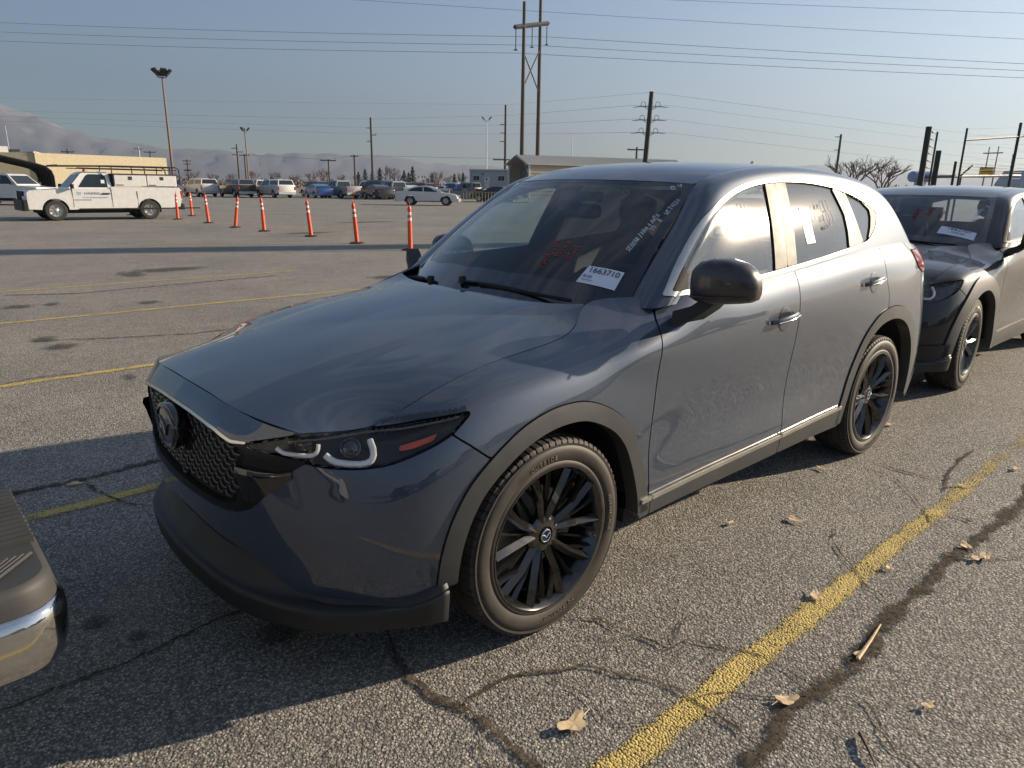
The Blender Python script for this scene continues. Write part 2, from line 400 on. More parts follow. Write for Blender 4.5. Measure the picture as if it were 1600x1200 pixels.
def with_s(P):
    P = np.array(P, float); ref = P[:, 3, :2]
    i0 = 7                                     # station at x=.15: from here back the coordinate is -x
    s = np.zeros(len(P)); s[i0] = -ref[i0, 0]
    for i in range(i0-1, -1, -1): s[i] = s[i+1]-np.linalg.norm(ref[i]-ref[i+1])
    for i in range(i0+1, len(P)): s[i] = s[i-1]+np.linalg.norm(ref[i]-ref[i-1])
    S = np.repeat(s[:, None, None], P.shape[1], 1)
    return np.concatenate([P, S], 2)
def G(x, z):                                   # side of the greenhouse
    x = np.asarray(x, float)
    return .842-.30*(z-1.14)-.25*(z-1.14)**2-.05*np.maximum(0, x+1.2)**2-.05*np.minimum(0, x+2)**2
UR = [(-.55,.712,1.080),(-.70,.684,1.205),(-.88,.648,1.345),(-1.02,.616,1.452),(-1.164,.583,1.553),(-1.35,.578,1.606),(-1.60,.572,1.636),
      (-1.95,.568,1.650),(-2.30,.566,1.643),(-2.65,.572,1.615),(-2.95,.585,1.560),(-3.15,.602,1.478),(-3.28,.625,1.370),(-3.40,.660,1.250)]
def u_rows():
    R = []
    for x, y0, z0 in UR:
        zt = z0-.047; yt = float(G(x, zt)); row = [(x, y0, z0), (x, y0+.52*(yt-y0), z0-.009), (x, y0+.86*(yt-y0), z0-.028), (x, yt, zt)]
        for k in (.25, .5, .75, 1.0):
            z = zt+(1.0-zt)*k; row.append((x, float(G(x, z)), z))
        R.append(row)
    return R
# --- roof, windscreen, bonnet: rows front to back, columns from the middle (y=0) outwards
def r_rows():
    R = []
    front = lambda f: (-1.040-.124*f*f, .583*f, 1.570-.017*f*f)
    fr = (0, .25, .5, .75, .9, 1.0)
    rows = [(-1.04, 1.570, -1.164, .583, 1.553), (-1.22, 1.624, -1.30, .580, 1.594), (-1.5, 1.661, -1.5, .575, 1.628), (-1.95, 1.675, -1.95, .568, 1.650),
            (-2.3, 1.670, -2.3, .566, 1.643), (-2.65, 1.648, -2.65, .572, 1.615), (-2.95, 1.615, -2.95, .585, 1.560), (-3.2, 1.575, -3.15, .602, 1.478)]
    for xc, zc, xe, ye, ze in rows:
        R.append([(xc+(xe-xc)*f*f, ye*f, zc+(ze-zc)*f**2.4) for f in fr])
    return R
def w_rows():
    R = []; fr = (0, .25, .5, .75, .9, 1.0)
    for k, bul in ((-.12, -.004), (0, 0), (.25, .014), (.5, .02), (.75, .015), (1, 0)):
        xc = -.355+(-1.040+.355)*k; zc = 1.103+(1.568-1.103)*k+bul
        xe = -.590+(-1.164+.590)*k; ze = 1.118+(1.551-1.118)*k+bul; ye = .712+(.583-.712)*k
        R.append([(xc+(xe-xc)*f**2.2, ye*f, zc+(ze-zc)*f**2.2) for f in fr])
    return R
HP = [
 [(.865,0,.892),(.857,.215,.885),(.835,.42,.868),(.768,.61,.847),(.757,.625,.846)],
 [(.70,0,.928),(.695,.215,.925),(.675,.42,.910),(.615,.62,.868),(.575,.700,.846)],
 [(.52,0,.964),(.515,.215,.962),(.50,.42,.948),(.475,.62,.915),(.460,.725,.893)],
 [(.33,0,.999),(.33,.215,.998),(.33,.43,.983),(.33,.62,.961),(.330,.733,.938)],
 [(.12,0,1.034),(.12,.215,1.033),(.12,.43,1.021),(.12,.62,1.001),(.120,.735,.982)],
 [(-.10,0,1.068),(-.11,.215,1.067),(-.12,.43,1.054),(-.14,.62,1.033),(-.155,.733,1.012)],
 [(-.22,0,1.086),(-.235,.215,1.085),(-.25,.43,1.074),(-.285,.62,1.058),(-.29,.702,1.045)],
 [(-.29,0,1.097),(-.31,.215,1.096),(-.348,.43,1.093),(-.415,.615,1.104),(-.423,.628,1.107)],
]
def surfaces(step=.012):
    s1 = surf(with_s(S1P), (step*.85, step*.75)); u = surf(u_rows(), (step*.62, step*.62)); r = surf(r_rows(), (step*1.5, step*1.5)); w = surf(w_rows(), (step*1.5, step*1.5)); h = surf(HP, (step, step))
    # raised centre of the bonnet: soft shoulder lines running from the screen corners to the grille corners
    yc_ = .315+.155*np.clip((.85-h[..., 0])/1.2, 0, 1); k_ = 1/(1+np.exp((h[..., 1]-yc_)/.013))
    h[..., 2] += .0045*k_*np.clip((.80-h[..., 0])/.25, 0, 1)*np.clip((h[..., 0]+.40)/.15, 0, 1)
    return dict(S=s1, U=u, R=r, W=w, H=h)
# ================================================================ materials
def paint(name, base, metal=.55, rough=.34, flake=.25, dirt=.25, coat_ior=1.72):
    t = NT(name)
    fl = t.noise(900, 2, .5); c = t.mixc(t.mapr(fl, .35, .65, 0, 1), tuple(q*(1-flake) for q in base), tuple(q*(1+flake) for q in base))
    dust = t.mapr(t.noise(3.2, 9, .72, dist=.6), .42, .8, 0, dirt)
    spk = t.mapr(t.noise(160, 3, .6), .70, .78, 0, .5)
    d2 = t.math('MAXIMUM', dust, spk)
    c = t.mixc(t.math('MULTIPLY', d2, .55), c, (.34, .33, .31))
    r = t.mapr(dust, 0, 1, rough, .65)
    b = t.bsdf(c, r, metal, 1.0, .03, spec=.12); cr = t.mapr(t.noise(2.4, 8, .7), .35, .75, .006, .035); t.l(cr, b.inputs['Coat Roughness']); b.inputs['Coat IOR'].default_value = coat_ior
    return t.done(b)
M = {}
M['paint'] = paint('grey_car_paint', (.040, .056, .086), .18, .46, .3, .05)
M['paint_black'] = paint('black_car_paint', (.003, .004, .006), .0, .45, .15, .02, 1.5)
M['gloss_black'] = simple('gloss_black_plastic', (.008, .008, .009), .12, 0, 1, dirt=.04)
M['pillar'] = simple('pillar_film', (.032, .029, .026), .52, .0, .0, spec=.35)
M['satin_trim'] = simple('satin_metal_trim', (.62, .60, .55), .24, .95)
M['chrome'] = simple('chrome', (.80, .81, .83), .05, 1.0)
M['cladding'] = simple('grey_cladding', (.040, .042, .044), .46, 0, .18, bump=.0004, bscale=900)
M['cladding_dark'] = simple('dark_cladding', (.011, .012, .013), .55, 0, 0, bump=.0004, bscale=900)
M['black'] = simple('matt_black', (.010, .010, .011), .8)
M['inner'] = simple('cabin_trim_black', (.015, .016, .019), .7)
M['headliner'] = simple('headliner_grey', (.30, .29, .27), .9)
M['seat'] = simple('black_leatherette', (.025, .025, .027), .5, bump=.001, bscale=60)
M['lamp_bowl'] = simple('lamp_bowl', (.05, .047, .042), .25, .6)
M['lamp_ring'] = simple('daytime_light_guide', (.85, .84, .80), .25)
M['amber'] = simple('amber_reflector', (.42, .050, .012), .35, 0, .3)
M['red_lens'] = simple('red_lamp_lens', (.38, .018, .014), .15, 0, 1)
M['label'] = simple('white_label', (.72, .74, .80), .5, var=.03)
M['ink'] = simple('label_ink', (.02, .02, .03), .6)
M['paint_pen_white'] = simple('white_paint_pen', (.70, .78, .85), .6)
M['paint_pen_red'] = simple('red_paint_pen', (.42, .09, .08), .6)
M['paper'] = simple('paper_sheet', (.55, .62, .62), .7)
M['glass_ws'] = glass('windscreen_glass', (.68, .80, .88), 1, .008, 1.54)
M['glass_side'] = glass('side_window_glass', (.72, .83, .79), 1, .05, 1.72)
M['glass_dark'] = glass('privacy_glass', (.10, .12, .12), 1, .06, 1.66)
M['lens'] = glass('lamp_lens', (.93, .93, .93), 1, .008, 1.3)
M['frit'] = simple('glass_frit', (.012, .012, .014), .08, 0, 1, dirt=.1)
M['grille_surround'] = simple('grille_surround_black', (.007, .007, .008), .45, spec=.25)
M['dark_chrome'] = simple('dark_chrome', (.16, .16, .17), .12, 1.0)
M['grille_black'] = simple('grille_bar_black', (.010, .010, .011), .28, 0, .4)
M['brake'] = simple('brake_metal', (.30, .30, .29), .45, .8)
t = NT('tyre_rubber'); v = t.noise(14, 6, .6); c = t.mixc(t.mapr(v, .35, .65, 0, 1), (.016, .015, .014), (.048, .042, .035)); b = t.bsdf(c, .72); t.bump(b, t.noise(500, 2), .0006, .5); M['tyre'] = t.done(b)
t = NT('tyre_sidewall'); v = t.noise(9, 7, .65); c = t.mixc(t.mapr(v, .35, .7, 0, 1), (.020, .018, .016), (.052, .043, .034)); b = t.bsdf(c, .62); t.bump(b, t.noise(350, 2), .0005, .5); M['sidewall'] = t.done(b)
M['tyre_letter'] = simple('raised_tyre_letter', (.15, .13, .105), .6)
M['rim_black'] = simple('gloss_black_alloy', (.048, .044, .040), .18, .8, 1, dirt=.25)
M['rim_silver'] = simple('silver_steel_wheel', (.50, .49, .47), .35, .8, dirt=.3)
M['mirror_black'] = simple('mirror_cap_black', (.030, .024, .025), .30, 0, .6)
M['rocker_bright'] = simple('rocker_bright_strip', (.50, .48, .44), .35, .85)
M['paint_pen_faint'] = simple('faded_paint_pen', (.55, .56, .52), .8)
def flat(name, c, r=.6, **k): return simple(name, c, r, **k)
# ================================================================ the lot: asphalt, hills
FW = Vector((math.cos(YAW), math.sin(YAW), 0)); RT = Vector((FW.y, -FW.x, 0))
def site(r, f, z=0):      # survey frame of the lot: f metres away from where the photographer stands, r metres to the right
    return Vector((1.595, 2.441, 0))+RT*r+FW*f+Vector((0, 0, z))
t = NT('asphalt'); o = t.obj()
vo = t.n('TexVoronoi'); vo.inputs['Scale'].default_value = 125; t.l(o, vo.inputs['Vector'])
vo2 = t.n('TexVoronoi'); vo2.inputs['Scale'].default_value = 260; t.l(o, vo2.inputs['Vector'])
cr = t.n('SeparateColor'); t.l(vo.outputs['Color'], cr.inputs[0])
stone = t.ramp(cr.outputs[0], [(0, (.150, .143, .130)), (.35, (.29, .276, .245)), (.7, (.42, .392, .335)), (.9, (.56, .52, .445)), (1, (.69, .645, .56))])
crev = t.mapr(vo.outputs['Distance'], .28, .62, 0, 1)
c = t.mixc(t.math('MULTIPLY', crev, .70), stone, (.065, .061, .056))
patch = t.mapr(t.noise(.35, 6, .6, o), .32, .68, .84, 1.12); patch2 = t.mapr(t.noise(2.6, 7, .7, o), .3, .7, .86, 1.12)
c = t.mixc(1, c, t.math('MULTIPLY', patch, patch2), 'MULTIPLY')
tan = t.mapr(t.noise(1.3, 8, .7, o), .52, .75, 0, .35); c = t.mixc(tan, c, (.24, .215, .175))
# far from the camera the grain averages out: fine noise of the same mean colour remains
b = t.bsdf(c, t.mapr(t.noise(40, 3, .5, o), .3, .7, .72, .95), spec=.35)
h = t.math('ADD', t.math('MULTIPLY', t.math('SUBTRACT', 1, t.math('POWER', vo.outputs['Distance'], 1.6)), t.mapr(cr.outputs[1], 0, 1, .5, 1.2)), t.math('MULTIPLY', vo2.outputs['Distance'], -.35))
t.bump(b, h, .0050, .85); M['asphalt'] = t.done(b)
me = bpy.data.meshes.new('ground'); me.from_pydata([(-4700, -4700, 0), (4700, -4700, 0), (4700, 4700, 0), (-4700, 4700, 0)], [], [(0, 1, 2, 3)]); me.materials.append(M['asphalt'])
finish(bpy.data.objects.new('ground', me), 'ground', kind='structure')
# painted stall lines, worn
t = NT('worn_yellow_paint'); o = t.obj()
vo = t.n('TexVoronoi'); vo.inputs['Scale'].default_value = 125; t.l(o, vo.inputs['Vector'])
cr = t.n('SeparateColor'); t.l(vo.outputs['Color'], cr.inputs[0]); uv = t.n('UVMap'); sp = t.n('SeparateXYZ'); t.l(uv.outputs[0], sp.inputs[0])
edge = t.math('ABSOLUTE', t.math('SUBTRACT', sp.outputs[0], .5))
core = t.mapr(edge, .20, .50, -.03, .36); wear = t.noise(5, 8, .72, o)
lvl = t.math('ADD', t.math('ADD', core, t.math('MULTIPLY', vo.outputs['Distance'], .55)), t.mapr(wear, .3, .7, -.16, .20))
px_ = t.n('SeparateXYZ'); t.l(o, px_.inputs[0]); lvl = t.math('ADD', lvl, t.math('MULTIPLY', t.mapr(px_.outputs[0], -4.0, -1.2, .26, 0), t.mapr(px_.outputs[1], 0, 1, 0, 1))); alpha = t.mapr(lvl, .36, .50, 1, 0)
col = t.mixc(cr.outputs[0], (.40, .29, .075), (.62, .47, .14)); col = t.mixc(t.mapr(t.noise(30, 5, .6, o), .45, .7, 0, .6), col, (.24, .20, .12))
b = t.bsdf(col, .75); t.l(alpha, b.inputs['Alpha']); h = t.math('SUBTRACT', 1, t.math('POWER', vo.outputs['Distance'], 1.6)); t.bump(b, h, .0060, .8); M['line'] = t.done(b)
def strip(name, x0, x1, y, w, mat, z=.004, wob=.012, **kw):
    n = max(2, int(abs(x1-x0)/.35)); V = []; rnd = random.Random(int(y*100))
    for i in range(n+1):
        x = x0+(x1-x0)*i/n; dy = rnd.uniform(-wob, wob)*.4; V += [(x, y-w/2+dy, z), (x, y+w/2+dy, z)]
    me = bpy.data.meshes.new(name); me.from_pydata(V, [], [(2*i, 2*i+2, 2*i+3, 2*i+1) for i in range(n)]); uvl = me.uv_layers.new()
    for l in me.loops: uvl.data[l.index].uv = (l.vertex_index % 2, 0)
    me.materials.append(mat); return finish(bpy.data.objects.new(name, me), name, kind='structure', **kw)
for k, y in enumerate((1.47, -1.325, -4.06, -7.03, -9.80)): strip('painted_line', 4.2 if k else 1.6, -4.1 if k else -4.3, y, .125, M['line'])
for x, y in ((-9.3, -12.75), (-9.3, -15.5), (-9.3, -18.4), (-9.3, -21.3)): strip('painted_line', x-2.2, x+1.0, y, .10, M['line'])
# cracks filled with grit
t = NT('crack_grit'); o = t.obj(); uv = t.n('UVMap'); sp = t.n('SeparateXYZ'); t.l(uv.outputs[0], sp.inputs[0])
edge = t.math('ABSOLUTE', t.math('SUBTRACT', sp.outputs[0], .5))
n1 = t.noise(60, 6, .75, o); n2 = t.noise(9, 5, .7, o)
lv = t.math('ADD', t.math('MULTIPLY', edge, 1.5), t.math('ADD', t.mapr(n1, .25, .75, -.38, .38), t.mapr(n2, .3, .7, -.30, .30)))
b = t.bsdf(t.mixc(t.mapr(n1, .35, .6, 0, 1), (.020, .017, .014), (.13, .105, .078)), .95, spec=.1); t.l(t.mapr(lv, .18, .44, .88, 0), b.inputs['Alpha']); t.bump(b, n1, .006, .9); M['crack'] = t.done(b)
CR = dict(a=([(1.53,0.12),(1.44,0.11),(1.31,0.11),(1.20,0.12),(1.05,0.09),(0.90,0.07),(0.75,0.07),(0.65,0.05),(.45,.09),(.2,.04)],.030),
    b=([(1.6,-1.66),(1.20,-1.69),(1.06,-1.67),(0.88,-1.67),(0.72,-1.68),(0.57,-1.70),(.2,-1.74)],.085),
    c=([(0.95,-1.65),(0.93,-1.46),(0.89,-1.32),(0.84,-1.18),(0.77,-1.10)],.03),
    d=([(0.44,0.52),(0.50,0.68),(0.52,0.78),(0.52,0.92),(0.48,1.00),(0.47,1.10),(0.47,1.20),(0.47,1.30),(0.48,1.40)],.050),
    e=([(0.48,1.00),(0.40,0.99),(0.29,0.99),(0.21,1.03),(0.14,1.08),(0.06,1.12),(0.01,1.21),(-0.04,1.28),(-0.08,1.38),(-0.08,1.45),(-0.07,1.57),(-0.06,1.68)],.026),
    f=([(-0.11,0.90),(-0.17,0.97),(-0.19,1.07),(-0.22,1.16),(-0.22,1.26),(-0.32,1.26),(-0.36,1.34),(-0.41,1.43),(-0.44,1.50),(-0.43,1.60),(-0.41,1.68)],.018),
    g=([(.2,1.78),(0.01,1.71),(-0.11,1.71),(-0.26,1.67),(-0.36,1.68),(-0.51,1.71),(-0.68,1.71),(-0.88,1.69),(-1.08,1.68),(-1.32,1.69),(-1.63,1.68),(-1.91,1.70),(-2.22,1.72),(-2.62,1.73),(-3.2,1.70)],.105),
    h=([(-2.16,1.49),(-2.15,1.58),(-2.13,1.66)],.02), i=([(-2.58,1.02),(-2.56,1.13),(-2.57,1.26),(-2.63,1.34)],.025), j=([(-2.43,1.42),(-2.69,1.35),(-3.02,1.32),(-3.26,1.32)],.035),
    k=([(0.33,-9.40),(-0.51,-8.99),(-1.55,-9.11),(-2.43,-9.20),(-3.6,-9.3)],.09), l=([(-1.68,1.67),(-1.76,1.77),(-1.93,1.89)],.02),
    m=([(0.53,-5.76),(0.23,-5.64),(-0.08,-5.47),(-0.46,-5.33),(-0.79,-5.19),(-1.6,-5.2)],.05), o=([(-0.22,1.16),(-0.21,1.25),(-0.35,1.21),(-0.43,1.18)],.014),
    q=([(-.06,1.12),(-.12,1.06),(-.20,1.03),(-.29,1.05)],.010), r=([(-.08,1.45),(-.18,1.50),(-.27,1.60),(-.36,1.68)],.012), s=([(.47,1.10),(.55,1.16),(.58,1.26),(.66,1.33)],.014), t=([(-1.1,1.68),(-1.18,1.52),(-1.30,1.40),(-1.42,1.28),(-1.60,1.22)],.014), u=([(-.5,1.71),(-.46,1.84),(-.34,1.94),(-.30,2.1)],.016), v=([(-1.9,1.70),(-1.98,1.50),(-2.16,1.40),(-2.40,1.20),(-2.45,1.02)],.012), w=([(.2,1.04),(.16,1.2),(.2,1.33),(.1,1.45)],.010),
    p=([(1.8,-3.9),(1.00,-4.11),(0.73,-4.19),(0.39,-4.11)],.03))
for key, (pts, w) in CR.items():
    rnd = random.Random(key); P = lin(pts, max(8, int(sum(math.dist(a, b) for a, b in zip(pts, pts[1:]))/.035)))
    P = [(x+rnd.uniform(-1, 1)*.007, y+rnd.uniform(-1, 1)*.007) for x, y in P]; V = []; n = len(P)
    for i, p in enumerate(P):
        d = Vector((*P[min(i+1, n-1)], 0))-Vector((*P[max(i-1, 0)], 0)); d.normalize(); q = Vector((-d.y, d.x, 0)); ww = w*(.55+.6*rnd.random())*(1 if 1 < i < n-2 else .4)
        V += [Vector((*p, .007))-q*ww*.62, Vector((*p, .007))+q*ww*.62]
    me = bpy.data.meshes.new('crack'); me.from_pydata(V, [], [(2*i, 2*i+2, 2*i+3, 2*i+1) for i in range(n-1)]); uvl = me.uv_layers.new()
    for l in me.loops: uvl.data[l.index].uv = (l.vertex_index % 2, 0)
    me.materials.append(M['crack']); finish(bpy.data.objects.new('asphalt_crack', me), 'asphalt_crack', kind='structure')
# oil spots and sealed band
t = NT('oil_spot'); o = t.obj(); uv = t.n('UVMap'); vm = t.n('VectorMath'); vm.operation = 'DISTANCE'; t.l(uv.outputs[0], vm.inputs[0]); vm.inputs[1].default_value = (.5, .5, 0)
lv = t.math('ADD', vm.outputs['Value'], t.mapr(t.noise(11, 7, .7, o), .3, .7, -.16, .16)); b = t.bsdf((.040, .036, .030), .7, spec=.3); t.l(t.mapr(lv, .22, .44, .5, 0), b.inputs['Alpha']); M['oil'] = t.done(b)
for x, y, a, b_ in ((-1.70,-10.86,.28,.55),(-2.4,-11.2,.9,.42),(.29,-8.17,.25,.2),(-.06,-8.15,.12,.2),(-1.06,-7.57,.2,.16),(.42,-5.79,.16,.2),(.37,-5.31,.2,.2),(.17,-3.73,.05,.15),(1.12,0,.05,.05),(1.21,-.19,.07,.06),(-1.8,-5.4,.3,.1),(-5,-8,.5,.3),(-9,-19,1.2,.4),(-14,-24,2,.5),(.75,.3,.12,.1)):
    me = bpy.data.meshes.new('oil_spot'); z = .011; me.from_pydata([(x-a, y-b_, z), (x+a, y-b_, z), (x+a, y+b_, z), (x-a, y+b_, z)], [], [(0, 1, 2, 3)]); uvl = me.uv_layers.new()
    for i, q in enumerate(((0, 0), (1, 0), (1, 1), (0, 1))): uvl.data[i].uv = q
    me.materials.append(M['oil']); finish(bpy.data.objects.new('oil_spot', me), 'oil_spot', kind='structure')
# distant mountain range with patches of snow
t = NT('mountain'); o = t.obj(); n1 = t.noise(.006, 9, .68, o); gz = t.n('SeparateXYZ'); t.l(o, gz.inputs[0])
sn = t.math('MULTIPLY', t.mapr(n1, .50, .60, 0, 1), t.mapr(gz.outputs[2], 60, 330, .12, 1)); c = t.mixc(sn, (.25, .25, .275), (.38, .38, .42)); M['mountain'] = t.done(t.bsdf(c, .95))
V = []; F = []; na, nr = 220, 14; rnd = np.random.default_rng(5)
def ridge(th):
    v = 0
    for k, a in ((3, .5), (7, .3), (17, .16), (41, .08), (97, .045)): v += a*math.sin(th*k+k*1.7)
    return v
for i in range(na+1):
    px = -1.15+2.5*i/na      # tangent of the angle from the view axis
    H = 120+385*math.exp(-((px+.74)/.17)**2)*(1+.10*ridge(px*6))*.92+40*math.exp(-((px+.30)/.22)**2)+30*ridge(px*3.1)
    for j in range(nr+1):
        k = j/nr; f = 3300+1300*k; q = site(px*f, f); h = H*math.sin(min(1, k*1.25)*math.pi/2)**1.3*(1 if k < .8 else 1-(k-.8)*2)+(rnd.random()-.5)*26*math.sin(math.pi*k)
        V.append((q.x, q.y, h-3))
for i in range(na):
    for j in range(nr): F.append((i*(nr+1)+j, (i+1)*(nr+1)+j, (i+1)*(nr+1)+j+1, i*(nr+1)+j+1))
mesh('mountains', V, F, M['mountain'], None, True, kind='structure')
# haze
HZ = NT('haze'); pv = HZ.n('VolumePrincipled'); pv.inputs['Color'].default_value = (.38, .45, .57, 1); pv.inputs['Density'].default_value = .00030; pv.inputs['Anisotropy'].default_value = .45; HZ.l(pv.outputs[0], HZ.out.inputs['Volume'])
MB().box((0, 0, 299), (9600, 9600, 602)).build('haze', HZ.m, kind='stuff')
# ================================================================ passenger cars in the foreground
SURF = surfaces(.0115)
ARCH_F = [(-.505,.1),(-.490,.22),(-.480,.33),(-.455,.474),(-.413,.593),(-.350,.691),(-.205,.791),(-.080,.833),(.040,.846),(.163,.834),(.320,.755),(.410,.660),(.470,.540),(.512,.420),(.530,.335),(.536,.28),(.540,.1)]
ARCH_R = [(2.170,.1),(2.175,.28),(2.195,.37),(2.215,.44),(2.262,.580),(2.350,.745),(2.430,.825),(2.520,.877),(2.620,.900),(2.730,.906),(2.856,.889),(2.975,.845),(3.08,.765),(3.16,.65),(3.205,.50),(3.225,.36),(3.235,.28),(3.24,.1)]
def shrunk(P, c, k): return [((p[0]-c[0])*k+c[0], (p[1]-c[1])*k+c[1]) for p in P]
BOTTOM = [(-1.60,.462),(-1.44,.460),(-1.318,.449),(-1.20,.436),(-1.136,.424),(-1.075,.405),(-1.016,.376),(-.96,.342),(-.917,.318),(-.86,.305),(-.76,.302),(-.669,.300),(-.567,.300),(-.50,.310),(-.44,.330)]
ROCK = [(.47,.368),(.521,.369),(.97,.380),(1.538,.388),(2.274,.407)]
SEAM = [(-.423,.826),(-.361,.788),(-.306,.747)]
DOOR_F = [(.70,1.20),(.655,1.125),(.626,1.097),(.600,1.070),(.575,1.035),(.552,.95),(.530,.82),(.518,.70),(.516,.60),(.520,.50),(.531,.40),(.540,.30)]
DOOR_M = [(1.615,1.30),(1.610,1.20),(1.604,1.12),(1.597,1.038),(1.594,.949),(1.594,.75),(1.591,.568),(1.578,.42),(1.569,.30)]
DOOR_R = [(2.577,1.30),(2.577,1.199),(2.579,1.120),(2.596,1.04),(2.625,.977),(2.632,.92),(2.630,.85)]
LAMP = [(-1.056,.789),(-1.044,.804),(-.988,.819),(-.942,.831),(-.903,.842),(-.872,.852),(-.84,.875),(-.69,.875),(-.674,.846),(-.60,.850),(-.508,.863),(-.42,.872),(-.352,.879),(-.344,.874),(-.38,.851),(-.423,.824),(-.49,.798),(-.549,.779),(-.60,.762),(-.648,.752),(-.71,.746),(-.778,.747),(-.83,.752),(-.859,.758),(-.899,.771),(-.960,.779),(-1.040,.784)]
NOSE_TOP = [(-1.60,.837),(-1.40,.829),(-1.30,.823),(-1.21,.816),(-1.115,.798),(-1.056,.800)]
WING_OUT = [(-.868,.757),(-.927,.724),(-.948,.705),(-.967,.682),(-.990,.655),(-1.017,.625),(-1.048,.600),(-1.093,.578),(-1.15,.560),(-1.233,.550),(-1.349,.545),(-1.437,.542),(-1.60,.541)]
GRILLE_OUT = NOSE_TOP+[(-1.00,.779),(-.868,.760)]+WING_OUT[1:]
MESH_IN = [(-1.60,.828),(-1.40,.820),(-1.30,.814),(-1.21,.807),(-1.12,.789),(-1.065,.776),(-1.076,.721),(-1.098,.66),(-1.116,.612),(-1.137,.592),(-1.213,.572),(-1.381,.563),(-1.60,.562)]
def _sm(P, it=2, keep=38): return smooth_poly(P, it, True, keep)
ARCH_F, ARCH_R = _sm(ARCH_F, 3, 60), _sm(ARCH_R, 3, 60)
LAMP = _sm(LAMP, 2, 28); WING_OUT = smooth_poly(WING_OUT, 2, False, 40); DOOR_F = smooth_poly(DOOR_F, 2, False, 60); DOOR_M = smooth_poly(DOOR_M, 2, False, 60); BOTTOM = smooth_poly(BOTTOM, 2, False, 60)
GRILLE_OUT = NOSE_TOP+[(-1.00, .779), (-.868, .760)]+WING_OUT[1:]
DLO = [(-.650,1.136),(-.700,1.180),(-.773,1.243),(-.88,1.325),(-.97,1.390),(-1.055,1.441),(-1.18,1.498),(-1.325,1.542),(-1.50,1.572),(-1.685,1.588),(-1.90,1.590),(-2.092,1.583),(-2.26,1.569),(-2.415,1.547),(-2.58,1.515),(-2.723,1.475),(-2.838,1.425),(-2.846,1.405),(-2.773,1.330),(-2.68,1.285),(-2.570,1.247),(-2.45,1.236),(-2.314,1.225),(-2.0,1.198),(-1.708,1.175),(-1.411,1.154),(-1.05,1.138),(-.734,1.129)]
DLO = _sm(DLO, 2, 50)
WIN_F = [(-.55,1.0),(-.55,1.62),(-1.596,1.62),(-1.589,1.552),(-1.545,1.39),(-1.505,1.25),(-1.482,1.178),(-1.47,1.10)]
WIN_R = [(-1.81,1.62),(-1.792,1.56),(-1.755,1.43),(-1.722,1.30),(-1.692,1.19),(-1.67,1.10),(-2.285,1.10),(-2.297,1.232),(-2.328,1.33),(-2.336,1.41),(-2.305,1.49),(-2.283,1.54),(-2.27,1.62)]
WIN_Q = [(-2.43,1.60),(-2.438,1.52),(-2.47,1.40),(-2.51,1.245),(-2.60,1.285),(-2.662,1.335),(-2.712,1.392),(-2.722,1.43),(-2.64,1.472),(-2.50,1.507)]
SEAM_B = [(-1.690,1.66),(-1.686,1.568),(-1.65,1.38),(-1.62,1.26),(-1.597,1.179),(-1.58,1.05)]
SEAM_C = [(-2.40,1.66),(-2.40,1.53),(-2.45,1.38),(-2.505,1.235),(-2.53,1.05)]
S0, S9 = -1.60, 5.2

def make_tyre(rt, rr, w, pitches=74, name='tyre', sidewall=True):
    """tread part and side wall part, axle along y, outer side +y"""
    hw = w/2; prof = []
    sh = rt-.013
    outer = [(hw-.012, rr-.004), (hw-.004, rr+.004), (hw-.002, rr+.012), (hw-.007, rr+.020), (hw+.001, rr+.035), (hw+.002, rr+.055), (hw-.001, rr+.073), (hw-.004, rr+.075), (hw-.005, rr+.082), (hw-.002, rr+.084), (hw-.004, sh-.022)]
    mb = MB(); mb.lathe(outer, 'y', 120); mb.lathe([(-a, r) for a, r in outer], 'y', 60)
    tb = MB(); cr = lambda y: rt-.010*abs(y/hw)**2.6
    g = .0045; cols = [(-hw+.004, 2), (-hw+.006, 3)]
    for y0, y1 in ((-hw+.013, -hw+.045), (-hw+.053, -.020), (-.012, .012), (.020, hw-.053), (hw-.045, hw-.013)):
        cols += [(y0-g*.4, 1), (y0, 0), ((y0+y1)/2, 0), (y1, 0), (y1+g*.4, 1)]
    cols += [(hw-.006, 3), (hw-.004, 2)]
    V = []; F = []; n = pitches*4; k = len(cols)
    for i in range(n):
        for j, (y, gr) in enumerate(cols):
            blk = (i % 4 == 3); should = abs(y) > hw-.05
            rr_ = cr(y)-(.0075 if gr and abs(y) < hw-.014 else 0)
            if gr >= 2:
                rr_ = sh-(.022 if gr == 2 else .008); y = y if gr == 2 else y
                if blk and gr == 3: rr_ -= .004; y *= .965
                t = 2*math.pi*(i+(.35 if i % 4 == 3 else 0)-(.35 if i % 4 == 0 else 0))/n; V.append((rr_*math.cos(t), y, rr_*math.sin(t))); continue
            if blk and not gr: rr_ -= .0065 if should else .004
            if gr and abs(y) >= hw-.014: rr_ = sh-.001-(.0065 if blk else 0)
            skew = 0 if should else .6*y/hw
            t = 2*math.pi*(i+skew*2+(.35 if i % 4 == 3 else 0)-(.35 if i % 4 == 0 else 0))/n
            V.append((rr_*math.cos(t), y, rr_*math.sin(t)))
    for i in range(n):
        i2 = (i+1) % n
        for j in range(k-1): F.append((i*k+j, i*k+j+1, i2*k+j+1, i2*k+j))
    tb.add(V, F)
    return mb, tb
